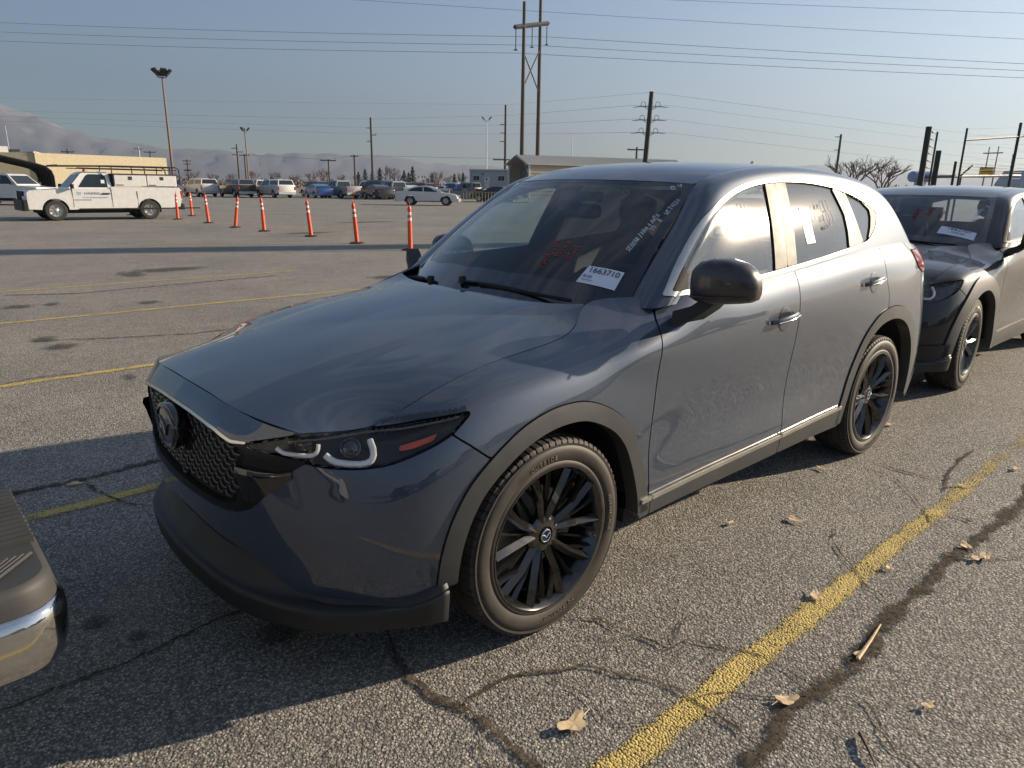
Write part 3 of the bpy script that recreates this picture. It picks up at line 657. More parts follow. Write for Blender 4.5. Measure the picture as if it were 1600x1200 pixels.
def spoke(a, r0, r1, w0, w1, y0, y1, ridge, twist=0, d=.02):
    """a faceted spoke from radius r0 to r1 at angle a; face towards +y"""
    ca, sa = math.cos(a), math.sin(a); b = a+twist; cb, sb = math.cos(b), math.sin(b); V = []
    for (r, w, y, c, s) in ((r0, w0, y0, ca, sa), ((r0+r1)/2, (w0+w1)/2*.92, (y0+y1)/2+.006, (ca+cb)/2, (sa+sb)/2), (r1, w1, y1, cb, sb)):
        for off, yy in ((-w/2, y-d), (-w/2, y-.010), (-w*.08, y+ridge), (w/2, y-.010), (w/2, y-d)):
            V.append((r*c-off*s, yy, r*s+off*c))
    F = [(i*5+k, i*5+k+1, (i+1)*5+k+1, (i+1)*5+k) for i in range(2) for k in range(4)]+[(0, 4, 3, 2, 1), (10, 11, 12, 13, 14)]
    F += [(i*5+4, i*5, (i+1)*5, (i+1)*5+4) for i in range(2)]
    return V, F
def make_wheel(parent, loc, side, rt=.364, rr=.241, w=.225, rot=0, yaw=0, design=0, lettering=None, hubmat='chrome'):
    o = empty('wheel', loc, 0, parent=parent); o.rotation_euler = (0, 0, (0 if side > 0 else math.pi)+yaw)
    sw, tr = make_tyre(rt, rr, w)
    sw.build('tyre_sidewall', M['sidewall'], o, True, angle=50); tr.build('tyre_tread', M['tyre'], o, True, angle=25)
    hw = w/2; rim = MB()
    rim.lathe([(hw-.010, rr-.004), (hw-.006, rr+.005), (hw-.001, rr+.005), (hw-.001, rr-.001), (hw-.008, rr-.008), (hw-.030, rr-.016), (hw-.055, rr-.030), (hw-.14, rr-.042), (-hw+.02, rr-.03), (-hw, rr)], 'y', 96)
    sp = MB(); ns = 5
    for k in range(5):
        a = rot+2*math.pi*k/5
        if design == 0:
            sp.add(*spoke(a, .060, rr-.012, .014, .020, hw-.052, hw-.028, .004, .0)); sp.add(*spoke(a+math.pi/5, .060, rr-.012, .012, .018, hw-.056, hw-.032, .004, .0))
            for s in (-1, 1):
                sp.add(*spoke(a+s*.20, .050, rr-.010, .030, .036, hw-.044, hw-.013, .009, s*.125))
                sp.add(*spoke(a+s*.20, .085, rr-.012, .010, .020, hw-.050, hw-.022, .006, s*.31))
        else:
            for s in (-1, 1): sp.add(*spoke(a+s*.16, .045, rr-.010, .036, .046, hw-.045, hw-.014, .006, s*.13))
            sp.add(*spoke(a+.62, .050, rr-.012, .016, .016, hw-.060, hw-.035, .002, 0))
    sp.lathe([(hw-.070, .0), (hw-.070, .075), (hw-.050, .072), (hw-.040, .058), (hw-.036, .034), (hw-.046, .031), (hw-.046, .0)], 'y', 40)
    rim.build('rim', M['rim_black'], o, True, angle=30); sp.build('spokes', M['rim_black'], o, True, angle=18)
    cap = MB(); cap.lathe([(hw-.050, 0.0001), (hw-.036, .0001), (hw-.0355, .022), (hw-.034, .0265), (hw-.038, .0285), (hw-.046, .029)], 'y', 32); cp = cap.build('hub_cap', M['gloss_black'], o, True)
    rg = MB(); rg.tube([(.022*math.cos(t), hw-.033, .022*math.sin(t)) for t in np.linspace(0, 2*math.pi, 28, endpoint=False)], .0022, 6, closed=True)
    rg.tube([(-.019, hw-.033, .006), (-.010, hw-.032, .005), (0, hw-.031, -.006), (.010, hw-.032, .005), (.019, hw-.033, .006)], .0024, 6)
    rg.build('hub_emblem', M[hubmat], o, True)
    nut = MB()
    for k in range(5):
        a = rot+.63+2*math.pi*k/5; nut.lathe([(hw-.058, .0001), (hw-.042, .0001), (hw-.042, .0095), (hw-.058, .0105)], 'y', 6, (.052*math.cos(a), 0, .052*math.sin(a)))
    nut.build('wheel_nuts', M['chrome'], o)
    br = MB(); br.lathe([(hw-.110, .06), (hw-.110, .160), (hw-.122, .160), (hw-.122, .06)], 'y', 48, closed=True); br.lathe([(hw-.075, 0.0001), (hw-.075, .075), (hw-.108, .078)], 'y', 32)
    br.build('brake_disc', M['brake'], o, True)
    cal = MB(); cal.lathe([(hw-.080, .115), (hw-.080, .172), (hw-.140, .172), (hw-.140, .115)], 'y', 14, closed=True, a0=2.65, a1=3.5); cal.build('brake_caliper', M['brake'], o, True)
    if lettering:
        for s, a0, r, size in lettering:
            lm = MB(); 
            for i, ch in enumerate(s):
                if ch == ' ': continue
                a = a0+(i-(len(s)-1)/2)*size*.86/r
                c, sn = math.cos(a), math.sin(a)
                # seen from outside (+y), x runs leftwards
                t = text_obj('tyre_letter', ch, size, M['tyre_letter'], o, frame((r*c, hw+.0025, r*sn), (-sn, 0, c), (c, 0, sn)), .0012)
    return o

def build_suv(root, paint_m, warp=None, clad='cladding', wide_clad=False, details=True, win_dark='glass_dark', trim='satin_trim', tyre_text=None, hubs=((0, .788, .364), (-2.698, .788, .364)), rt=.364, design=0, rim_rot=(0, 0), grille=True):
    P = root
    S = Skin(SURF['S'], (3, 2), (0, 1, 0), warp); U = Skin(SURF['U'], (0, 2), (0, 1, 0), warp)
    H = Skin(SURF['H'], (0, 1), (0, 0, 1), warp); Rf = Skin(SURF['R'], (0, 1), (0, 0, 1), warp); W = Skin(SURF['W'], (0, 1), (1, 0, 1), warp)
    big = [(-9, -9), (9, -9), (9, 9), (-9, 9)]
    below = BOTTOM+[(-.44, -.1), (S0-.3, -.1), (S0-.3, .462)]
    rock = ROCK+[(2.274, -.1), (.47, -.1)]
    tail_low = [(3.15, .36), (3.4, .42), (5.3, .46), (5.3, -.1), (3.15, -.1)]
    AFi, ARi = shrunk(ARCH_F, (.02, .36), .865), shrunk(ARCH_R, (2.70, .36), .865)
    # --- body panels
    seam_full = [(-.423, .826)]+SEAM[1:]+[(-.25, .70)]
    fascia = [(S0-.2, 1.0), (-.674, 1.0), (-.674, .87), (-.344, .90), (-.344, .878), (-.423, .826), (-.361, .788), (-.306, .747), (-.24, .70), (-.24, .2), (S0-.2, .2)]
    S.panel('front_bumper', [fascia], [LAMP, GRILLE_OUT, ARCH_F, below], paint_m, P, side='C')
    fender = [(-.674, 1.25), (-.674, .846), (-.344, .878), (-.423, .826), (-.361, .788), (-.306, .747), (-.24, .70), (0, .5), (.3, .3)]+ROCK[:2]+DOOR_F[::-1][1:]+[(.70, 1.3), (-.5, 1.3)]
    S.panel('front_fender', [fender], [LAMP, ARCH_F, rock], paint_m, P, side='LR')
    df = DOOR_F+[(1.569, .30)]+DOOR_M[::-1][1:]
    S.panel('front_door', [df], [rock], paint_m, P, side='LR')
    dr = DOOR_M+[(2.3, .30), (2.7, .5)]+DOOR_R[::-1]
    S.panel('rear_door', [dr], [rock, ARCH_R], paint_m, P, side='LR')
    qp = DOOR_R+[(2.70, .6), (3.0, .3), (4.0, .3), (5.3, .3), (5.3, 1.4), (2.577, 1.4)]
    TAIL = [(3.165, 1.195), (3.30, 1.19), (3.95, 1.18), (3.98, 1.06), (3.60, 1.05), (3.30, 1.055), (3.20, 1.09)]
    S.panel('rear_quarter_panel', [qp], [ARCH_R, tail_low, TAIL], paint_m, P, side='C')
    tl = S.panel('tail_light', [TAIL], [], M['red_lens'], P, side='LR', off=.006)
    S.panel('rear_bumper', [tail_low, [(3.15, .2), (5.3, .2), (5.3, .6), (3.15, .6)]], [ARCH_R], M[clad], P, side='C', off=.003)
    H.panel('hood', [outline(H)], [], paint_m, P, gap=.0035, side='C', depth=.012)
    Rf.panel('roof', [outline(Rf)], [], paint_m, P, gap=.003, side='C', depth=.012)
    belt_cut = [(-.3, 1.06)]+[(-.65, 1.10), (-1.05, 1.10), (-1.7, 1.14), (-2.3, 1.18), (-3.5, 1.16), (-3.5, .5), (-.3, .5)]
    U.panel('body_side_frame', [big], [DLO, belt_cut], paint_m, P, gap=.001, side='LR')
    # --- dark inner shell behind the gaps and openings
    S.panel('body_shell', [[(S0-.2, 1.3), (S0-.2, .30), (-.44, .30), (2.2, .30), (3.2, .30), (5.3, .4), (5.3, 1.3)]], [AFi, ARi], M['black'], P, off=-.032, side='C', thick=False)
    U.panel('pillar_lining', [big], [shrunk(DLO, (-1.7, 1.36), .965), belt_cut], M['inner'], P, off=-.020, side='LR', thick=False)
    Rf.panel('roof_lining', [[(-3.3, -1), (-.9, -1), (-.9, .9), (-3.3, .9)]], [], M['headliner'], P, gap=.01, off=-.03, side='C', thick=False)
    # --- glazing
    U.panel('door_lining', [DLO], [('in', DLO, .034)], M['inner'], P, gap=0, off=-.022, side='LR', thick=False)
    U.panel('door_lining', [('in', DLO, .02)], [WIN_F, WIN_R, WIN_Q], M['inner'], P, gap=0, off=-.020, side='LR', thick=False)
    S.panel('door_lining', [[(.60, 1.3), (.60, .45), (2.5, .45), (2.5, 1.3)]], [], M['inner'], P, gap=0, off=-.05, side='LR', thick=False)
    DI = sdf_in(DLO, .024)
    for nm, w, g in (('front_side_window', WIN_F, 'glass_side'), ('rear_side_window', WIN_R, win_dark), ('quarter_window', WIN_Q, win_dark)):
        U.panel(nm, [w, ('in', DLO, .020)], [], M[g], P, gap=.0, off=-.008, side='LR', thick=False)
    U.panel('window_trim', [DLO], [('in', DLO, .018)], M[trim], P, gap=0, off=.004, side='LR', depth=.014)
    pb = [(-1.40, 1.7)]+SEAM_B+[(-1.40, 1.0)]
    U.panel('pillar_cover', [('in', DLO, .020), [(-1.3, 1.7)]+SEAM_B+[(-1.3, 1.0)]], [WIN_F], M['pillar'], P, gap=.0012, off=0, side='LR', depth=.012)
    U.panel('pillar_cover', [('in', DLO, .020), SEAM_B[::-1]+[(-1.60, 1.7), (-2.40, 1.7)]+SEAM_C+[(-1.7, 1.0)]], [WIN_R], M['pillar'], P, gap=.0012, off=0, side='LR', depth=.012)
    U.panel('pillar_cover', [('in', DLO, .020), SEAM_C[::-1]+[(-2.40, 1.8), (-3.2, 1.8), (-3.2, 1.0)]], [WIN_Q], M['pillar'], P, gap=.0012, off=0, side='LR', depth=.012)
    U.panel('mirror_base_cover', [('in', DLO, .020), [(-.6, 1.0), (-.6, 1.5), (-.795, 1.5), (-.805, 1.0)]], [], M['black'], P, gap=.0005, off=.004, side='LR')
    ws = W.panel('windshield', [[(-.3, -1), (-1.3, -1), (-1.3, .9), (-.3, .9)]], [], M['glass_ws'], P, gap=.0, off=0, side='C', thick=False)
    fr_in = [(-.455, -1.0), (-.455, .15), (-.50, .42), (-.560, .57), (-.62, .635), (-.70, .640), (-1.085, .565), (-1.13, .50), (-1.08, .30), (-1.045, 0), (-1.045, -1.0)]
    W.panel('windshield_border', [[(-.2, -1.1), (-1.4, -1.1), (-1.4, .9), (-.2, .9)]], [fr_in], M['frit'], P, gap=0, off=.0012, side='C', thick=False)
    return S, U, H, Rf, W, AFi, ARi
def sdf_in(P, d): return ('in', P, d)

def outline(K):
    T = K.T; r = [tuple(p) for p in T[0]]+[tuple(p) for p in T[:, -1][1:]]+[tuple(p) for p in T[-1][::-1][1:]]
    return r+[(T[-1, 0, 0], -1.), (T[0, 0, 0], -1.)]
# ---------------------------------------------------------------- fittings of the suv bodies
def ribbon(K, pts, r, off, n=6, flat=1, closed=False):
    mb = MB(); mb.tube([K.at(a, b, off)[0] for a, b in pts], r, n, flat=flat, closed=closed); return mb
def mirrored(mb):
    m = MB(); m.V = [(v[0], -v[1], v[2]) for v in mb.V]; m.F = [f[::-1] for f in mb.F]; return m
def both(mb, name, mat, parent, smooth=True, **kw):
    mirrored(mb).build(name, mat, parent, smooth, **kw); return mb.build(name, mat, parent, smooth, **kw)
def lip(P, warp=None, mat='cladding_dark'):
    # stations round the nose: ledge edge (x, y), direction of the plan normal, ledge height, floor depth
    ST = [(.962,0,1,0,.316,.10,.420),(.950,.22,.99,.10,.314,.095,.410),(.913,.437,.95,.30,.310,.085,.385),(.838,.608,.83,.55,.305,.060,.335),(.716,.750,.66,.75,.300,.030,.304),(.603,.820,.45,.89,.300,.012,.300),(.512,.876,.30,.95,.312,.008,.316),(.444,.900,.15,.99,.338,.008,.343)]
    L = []
    for x, y, nx, ny, zl, dep, zf in ST:
        f = lambda d, z: (x-nx*d, y-ny*d, z)
        L.append([f(dep+.05, zf+.05), f(dep, zf), f(.030, zl+.010), f(.008, zl+.003), f(.001, zl-.003), f(0, zl-.012), f(.003, zl-.045), f(.006, zl-.070), f(.014, .228), f(.030, .222), f(.20, .216)])
    X = surf(L, (.02, .006)); K = Skin(X, (0, 1), (1, 0, 0), warp)
    V = K.X.reshape(-1, 3); n, m = K.X.shape[:2]; F = [(i*m+j, i*m+j+1, (i+1)*m+j+1, (i+1)*m+j) for i in range(n-1) for j in range(m-1)]
    Vm = V*[1, -1, 1]; a = len(V)
    endc = [tuple((n-1)*m+j for j in range(m))]
    mesh('front_lip', np.concatenate([V, Vm]), F+endc+[tuple(i+a for i in f[::-1]) for f in F+endc], M[mat], P, True)

def grille(S, P, wing=True, mesh_kind='scales'):
    S.panel('grille_surround', [('in', GRILLE_OUT, -.002)], [MESH_IN], M['grille_surround'], P, gap=0, off=-.006, side='C', depth=.05)
    S.panel('grille_backing', [('in', GRILLE_OUT, -.02)], [], M['black'], P, gap=0, off=-.062, side='C', thick=False)
    # chrome-like lower edge line of the nose
    # small tray shaped bars, one object each
    base = MB(); base.tube([(-.024, 0, .0085), (-.013, .002, -.005), (.013, .002, -.005), (.024, 0, .0085)], .0022, 5, flat=2.2)
    me = None; cnt = 0
    for r in range(12):
        z = .572+r*.0225
        for c in range(-14, 15):
            s = -1.54+abs(c+(.5 if r % 2 else 0))*.0535; sg = 1 if c+(.5 if r % 2 else 0) >= 0 else -1
            if sdf_poly(np.array([s, z]), MESH_IN) < .012 and s > -1.5: continue
            if z > .82 or (s < -1.45 and .68 < z < .83): continue
            if sdf_poly(np.array([s, z]), MESH_IN) < .004: continue
            p, nn = S.at(s, z, -.024)
            if sg < 0: p = Vector((p.x, -p.y, p.z)); nn = Vector((nn.x, -nn.y, nn.z))
            up = Vector((0, 0, 1)); xx = up.cross(nn).normalized(); Mx = Matrix(((xx.x, nn.x, 0, p.x), (xx.y, nn.y, 0, p.y), (xx.z, nn.z, 1, p.z), (0, 0, 0, 1)))
            if me is None: o = base.build('grille_bar', M['grille_black'], P, True, angle=60); me = o.data
            else: o = finish(bpy.data.objects.new('grille_bar', me), 'grille_bar', P)
            o.matrix_local = Mx; cnt += 1
    S.panel('nose_strip', [[(-1.62, .840), (-1.40, .832), (-1.30, .826), (-1.21, .819), (-1.115, .801), (-1.058, .803), (-1.056, .797), (-1.115, .792), (-1.21, .810), (-1.30, .817), (-1.40, .823), (-1.62, .831)]], [], M['satin_trim'] if wing else M['gloss_black'], P, gap=0, off=.002, side='C', depth=.012)
    # oval emblem
    e = MB(); ring = []
    for t in np.linspace(0, 2*math.pi, 40, endpoint=False): ring.append((math.cos(t), math.sin(t)))
    rings = [[(x, .083*k*a, .746+.066*k*b) for a, b in ring] for x, k in ((.905, 1.1), (.938, 1.22), (.944, 1.20), (.947, 1.10), (.9475, .6), (.9475, .01))]
    e.loft(rings); eo = e.build('emblem_disc', M['gloss_black'], P, True)
    w = MB(); w.tube([(.946+.002, .085*a, .746+.066*b) for a, b in ring], .0035, 8, closed=True)
    w.tube([(.948, y, .746+z) for y, z in ((-.082, .022), (-.048, .024), (-.020, .006), (0, -.030), (.020, .006), (.048, .024), (.082, .022))], [.002, .0045, .0055, .005, .0055, .0045, .002], 8)
    w.build('emblem_wings', M['dark_chrome'], eo, True)
    # cheek piece between grille and lamp
    ck = MB(); X0 = [(-1.088, .724), (-1.045, .722), (-1.005, .720), (-.95, .718), (-.905, .728)]
    top = [S.at(a, b+.004, .012 if i < 3 else .004)[0] for i, (a, b) in enumerate(X0)]
    mid = [S.at(a, b-.013, .017 if i < 3 else .006)[0] for i, (a, b) in enumerate(X0)]
    low = [S.at(a, b-.045 if i < 4 else b-.02, .008 if i < 3 else .0)[0] for i, (a, b) in enumerate(X0)]
    bot = [S.at(a, max(b-.11, .61) if i < 3 else b-.03, -.004)[0] for i, (a, b) in enumerate(X0)]
    bk = [S.at(a, b+.012, -.02)[0] for a, b in X0]
    ck.loft([bk, top, mid, low, bot], cap=False, closed=False); both(ck, 'grille_cheek', M['gloss_black'], P, angle=25)

def headlamps(S, P, lower_ring=True):
    L2 = shrunk(LAMP, (-.70, .80), .97)
    S.panel('headlight_bowl', [('in', LAMP, -.012)], [], M['lamp_bowl'], P, gap=0, off=-.034, side='LR', thick=False)
    S.panel('headlight_rim', [LAMP], [('in', LAMP, .006)], M['gloss_black'], P, gap=.0015, off=.0005, side='LR', depth=.035)
    S.panel('headlight_lens', [LAMP], [], M['lens'], P, gap=.006, off=.001, side='LR', thick=False)
    for pts, r in ((((-.962,.796),(-.950,.789),(-.935,.783),(-.90,.780),(-.868,.779),(-.850,.782),(-.841,.789),(-.838,.799),(-.840,.813)), .0066),
                   (((-.815,.784),(-.800,.772),(-.780,.764),(-.745,.760),(-.712,.759),(-.693,.762),(-.680,.770),(-.675,.783),(-.677,.800),(-.686,.822)), .0098)):
        both(ribbon(S, lin(pts, 26), r, -.010, 6, 1.0), 'daytime_running_light', M['lamp_ring'], P)
    for c, rad in (((-.885, .805), .026), ((-.745, .805), .030)):
        p, n = S.at(*c, -.022); mb = MB(); q = n.to_track_quat('Z', 'Y').to_matrix().to_4x4(); q.translation = p
        mb.lathe([(-.01, rad), (.002, rad), (.004, rad*.85), (0, rad*.80), (.006, rad*.5), (.010, .0001)], 'z', 24); mb.V = [tuple(q@Vector(v)) for v in mb.V]
        both(mb, 'projector_lens', M['gloss_black'], P)
    # chrome shelf above the units
    both(ribbon(S, lin([(-.93, .816), (-.90, .822), (-.80, .832), (-.70, .840), (-.58, .846), (-.46, .862), (-.38, .872)], 30), .0018, -.008, 6, 2.0), 'headlight_brow', M['dark_chrome'], P)
    S.panel('turn_signal', [[(-.606, .806), (-.600, .790), (-.56, .794), (-.49, .812), (-.462, .836), (-.53, .822)]], [], M['amber'], P, gap=.002, off=-.012, side='LR', depth=.006)

def door_handles(S, P, xs=((1.434, .972), (2.383, 1.064)), mat=None):
    for a, z in xs:
        p, n = S.at(a, z, 0)
        bw = MB(); ring = np.linspace(0, 2*math.pi, 30, endpoint=False); rr = []
        for k, off in ((1.0, .0016), (.93, .0022), (.8, .0024), (.02, .0024)):
            rr.append([S.at(a+.025-.0+.066*k*math.cos(t)*.82, z-.004+.056*k*math.sin(t), off)[0] for t in ring])
        bw.loft(rr, cap=False); both(bw, 'handle_bowl', M['handle_bowl'], P)
        h = MB(); hs = []
        for k in np.linspace(0, 1, 13):
            s = a-.105+.225*k; zz = z-.006+.018*k+.003*math.sin(math.pi*k); lift = .010+.030*math.sin(math.pi*min(1, max(0, k)))**.55
            q, nn = S.at(s, zz, 0); w = .0105+.006*math.sin(math.pi*k); t = .0065+.003*math.sin(math.pi*k); c = q+nn*lift; up = Vector((0, 0, 1))
            hs.append([c+up*w*math.cos(u)+nn*t*math.sin(u) for u in np.linspace(0, 2*math.pi, 12, endpoint=False)])
        h.loft(hs); both(h, 'door_handle', mat, P)
        ch = MB(); ch.tube([S.at(a-.085+.19*k, z-.004+.016*k, .0465-.012*abs(k-.5)**2*4)[0]+Vector((0, 0, -.004)) for k in np.linspace(0, 1, 10)], .003, 6); both(ch, 'handle_strip', M['chrome'], P)

def door_mirrors(P, mat, warp=None, base=(-.735, 1.035, 1.195), fold=False):
    """shell facing forward, glass facing back, arm to the door"""
    def shell(grow=1, z0=-1, z1=1):
        # rings along the mirror's own width, inner end to tip
        rings = []
        for k, (u, hz, hx, dz, dx) in enumerate(((-.115, .040, .030, -.012, .0), (-.107, .066, .052, -.006, 0), (-.085, .082, .072, 0, .0), (-.04, .092, .086, .004, 0), (.02, .090, .086, .006, 0), (.07, .080, .078, .004, 0), (.10, .066, .064, -.002, 0), (.118, .046, .046, -.008, 0), (.124, .020, .028, -.014, 0))):
            ring = []
            for t in np.linspace(0, 2*math.pi, 28, endpoint=False):
                c, s = math.cos(t), math.sin(t)
                px = (abs(c)**.62)*math.copysign(1, c)*hx*(1.0 if c > 0 else .42); pz = (abs(s)**.62)*math.copysign(1, s)*hz*(1 if s > 0 else .82)
                ring.append((u, px+dx, pz+dz))
            rings.append(ring)
        return rings
    ang = R(17)
    def place(u, fx, z):   # u along width (outwards), fx forward
        return (base[0]+fx*math.cos(ang)-u*math.sin(ang)*1.1, base[1]+u*math.cos(ang)+fx*math.sin(ang)*.3, base[2]+z)
    def put(mb, name, mt, angle=35):
        r_ = mirrored(mb)
        if fold:      # passenger side: folded back against the door
            a = R(86); piv = (base[0]-.06, -(base[1]-.085)); ca, sa = math.cos(a), math.sin(a)
            r_.V = [(piv[0]-.13+(v[0]-piv[0])*ca+(v[1]-piv[1])*sa, piv[1]-(v[0]-piv[0])*sa+(v[1]-piv[1])*ca+.05, v[2]-.03) for v in r_.V]
        r_.build(name, mt, P, True, angle=angle); mb.build(name, mt, P, True, angle=angle)
    sh = MB(); sh.loft([[place(*p) for p in r] for r in shell()]); put(sh, 'mirror_shell', mat, 60)
    tr = MB(); pts = []
    for k in np.linspace(-1.45, 1.75, 22): pass
    u = np.linspace(-.09, .118, 16); tr.tube([place(a, .094*math.cos(a*6)*1.0 if a > 0 else .088, -.040+.006*a) for a in u], .0035, 6); put(tr, 'mirror_strip', M['gloss_black'])
    gl = MB(); ring = [(.096*math.cos(t), .068*math.sin(t)) for t in np.linspace(0, 2*math.pi, 24, endpoint=False)]; gl.add([place(a, -.042, b) for a, b in ring], [tuple(range(24))]); put(gl, 'mirror_glass', M['chrome'])
    arm = MB(); arm.loft([[(base[0]+.055+dx*.9, .880, 1.065+dz) for dx, dz in ((-.055, -.03), (.055, -.035), (.05, .022), (-.05, .026))], [(base[0]+.02+dx, .935, 1.085+dz) for dx, dz in ((-.05, -.035), (.05, -.035), (.045, .025), (-.045, .025))], [(base[0]-.005+dx, .985, 1.125+dz) for dx, dz in ((-.05, -.03), (.05, -.03), (.045, .03), (-.045, .03))], [(base[0]-.01+dx, 1.01, 1.15+dz) for dx, dz in ((-.04, -.03), (.045, -.03), (.04, .03), (-.04, .03))]])
    both(arm, 'mirror_arm', M['cladding_dark'], P, angle=60)

def wipers(W, P, spec=(((-.372, -.06), (-.425, .46)), ((-.372, -.30), (-.475, -.66)))):
    for (a, b) in spec:
        m = MB(); p0, n0 = W.at(a[0], abs(a[1]), .012); p0.y = math.copysign(p0.y, a[1])
        p1, n1 = W.at(b[0], abs(b[1]), .016); p1.y = math.copysign(p1.y, b[1])
        arm = [p0+(p1-p0)*k+Vector((0, 0, .012*math.sin(math.pi*k))) for k in np.linspace(-.03, .72, 10)]; m.tube(arm, [.010]*3+[.0075]*4+[.005]*3, 6, flat=.6)
        m.lathe([(0, .0001), (.02, .016), (-.01, .018)], 'z', 12, tuple(p0)); m.build('wiper_arm', M['cladding_dark'], P, True)
        bl = MB(); bl.tube([p0+(p1-p0)*k+Vector((.008, 0, .004)) for k in np.linspace(.22, 1.18, 14)], .0065, 6, flat=1.3); bl.build('wiper_blade', M['black'], P, True)

def interior(P, W, dx=0, visors=True):
    m = MB()   # dashboard: loft across the car
    prof = [(-.46, 1.02), (-.50, 1.055), (-.62, 1.085), (-.78, 1.09), (-.88, 1.07), (-.93, 1.01), (-.92, .93), (-.84, .85), (-.80, .60), (-.45, .60)]
    m.loft([[(x+dx, y, z-(.02 if abs(y) > .6 else 0)+(.035 if abs(y-.37) < .16 and x < -.6 and z > 1.0 else 0)) for x, z in prof] for y in np.linspace(-.74, .74, 17)]); m.build('dashboard', M['inner'], P, True, angle=40)
    st = MB(); c = Vector((-1.03+dx, .37, 1.02)); ax = Vector((-.90, 0, .43)).normalized(); e1 = Vector((0, 1, 0)); e2 = ax.cross(e1)
    st.tube([c+e1*.185*math.cos(t)+e2*.185*math.sin(t) for t in np.linspace(0, 2*math.pi, 40, endpoint=False)], .016, 8, closed=True)
    for t in (0, math.pi, -math.pi/2): st.tube([c, c+e1*.18*math.cos(t)+e2*.18*math.sin(t)], .018, 6)
    st.lathe([(-.02, .0001), (-.02, .06), (.02, .055), (.03, .0001)], 'x', 20, tuple(c)); st.tube([c, c+Vector((.25, 0, -.12))], .03, 8); st.build('steering_wheel', M['inner'], P, True)
    for sx, sy, nm in ((-1.42, .37, 'front_seat'), (-1.42, -.37, 'front_seat')):
        s = MB(); sx += dx
        rings = [[(sx+a*.0+.26*k-.25, sy+w*math.cos(t), .52+.045*math.sin(t)+.02*k) for t in np.linspace(0, 2*math.pi, 16, endpoint=False)] for k, w, a in ((0, .20, 0), (.1, .25, 0), (1.8, .25, 0), (2.0, .21, 0))]
        s.loft([[(sx-.24+.52*k, sy+w*math.copysign(abs(math.cos(t))**.5, math.cos(t)), .60+.07*math.copysign(abs(math.sin(t))**.6, math.sin(t))) for t in np.linspace(0, 2*math.pi, 20, endpoint=False)] for k, w in ((0, .20), (.06, .25), (.9, .25), (1, .20))])
        s.loft([[(sx-.24-.30*k+(.055 if k < .9 else .035)*math.copysign(abs(math.sin(t))**.6, math.sin(t)), sy+w*math.copysign(abs(math.cos(t))**.5, math.cos(t)), .62+.66*k) for t in np.linspace(0, 2*math.pi, 20, endpoint=False)] for k, w in ((0, .22), (.1, .25), (.6, .25), (.85, .20), (.95, .155), (1, .09))])
        so_ = s.build(nm, M['seat'], P, True, angle=50)
        h = MB(); h.loft([[(sx-.56+.04*q*math.copysign(abs(math.sin(t))**.6, math.sin(t))*1.3, sy+w*math.copysign(abs(math.cos(t))**.6, math.cos(t)), z) for t in np.linspace(0, 2*math.pi, 20, endpoint=False)] for z, w, q in ((1.295, .06, .5), (1.315, .115, .9), (1.40, .135, 1), (1.46, .12, .9), (1.49, .07, .5))]); h.tube([(sx-.56, sy-.05, 1.22), (sx-.56, sy-.05, 1.34)], .008); h.tube([(sx-.56, sy+.05, 1.22), (sx-.56, sy+.05, 1.34)], .008)
        h.build('headrest', M['seat'], so_, True, angle=50)
    b = MB(); b.loft([[(x+dx, y, z) for y, z in ((-.62, 0+z0), (.62, z0), (.62, z1), (-.62, z1))] for x, z0, z1 in ((-2.05, .50, .66), (-2.50, .50, .64))]); b.loft([[(x0+dx, y, z) for x0, y in ((x+.06, -.62), (x+.06, .62), (x-.06, .62), (x-.06, -.62))] for x, z in ((-2.50, .60), (-2.62, .95), (-2.68, 1.18), (-2.69, 1.22))]); rs = b.build('rear_seat', M['seat'], P, True)
    for y in (-.42, .42):
        h = MB(); h.box((-2.70+dx, y, 1.29), (.09, .24, .15), bev=.03); h.build('headrest', M['seat'], rs)
    fl = MB(); fl.box((-1.6+dx, 0, .40), (2.6, 1.55, .04)); fl.box((-3.0+dx, 0, .75), (.75, 1.3, .04)); fl.build('cabin_floor', M['inner'], P)
    rm = MB(); p, n = W.at(-.985+dx*0, 0.0, 0); c = p+Vector((-.10, -.02, -.115))
    rm.loft([[(c.x+dx2*.5-.10*y*0, c.y+y, c.z+h*math.sin(t)*1.0+dz) if False else (c.x+.022*math.cos(t)*k, c.y+y, c.z+.036*math.sin(t)*k) for t in np.linspace(0, 2*math.pi, 16, endpoint=False)] for y, k, dx2, h, dz in ((-.125, .35, 0, 0, 0), (-.118, .8, 0, 0, 0), (-.09, 1, 0, 0, 0), (.09, 1, 0, 0, 0), (.118, .8, 0, 0, 0), (.125, .35, 0, 0, 0))])
    rm.tube([c, c+Vector((.05, 0, .09))], .012); rm.build('rear_view_mirror', M['inner'], P, True)
    cb = MB(); cb.loft([[(p.x-.03+a, y*w, p.z-.03-h) for y, w in ((-1, .10), (1, .10))][::1]+[(p.x-.16+a, y*w, p.z-.035-h) for y, w in ((1, .07), (-1, .07))] for a, h in ((0, -.01), (.012, .035))]); cb.build('camera_housing', M['inner'], P)
    for y in (.36, -.36) if visors else ():
        v = MB(); v.box((-1.20+dx, y, 1.535), (.17, .34, .015), bev=.02); v.build('sun_visor', M['headliner'], P)

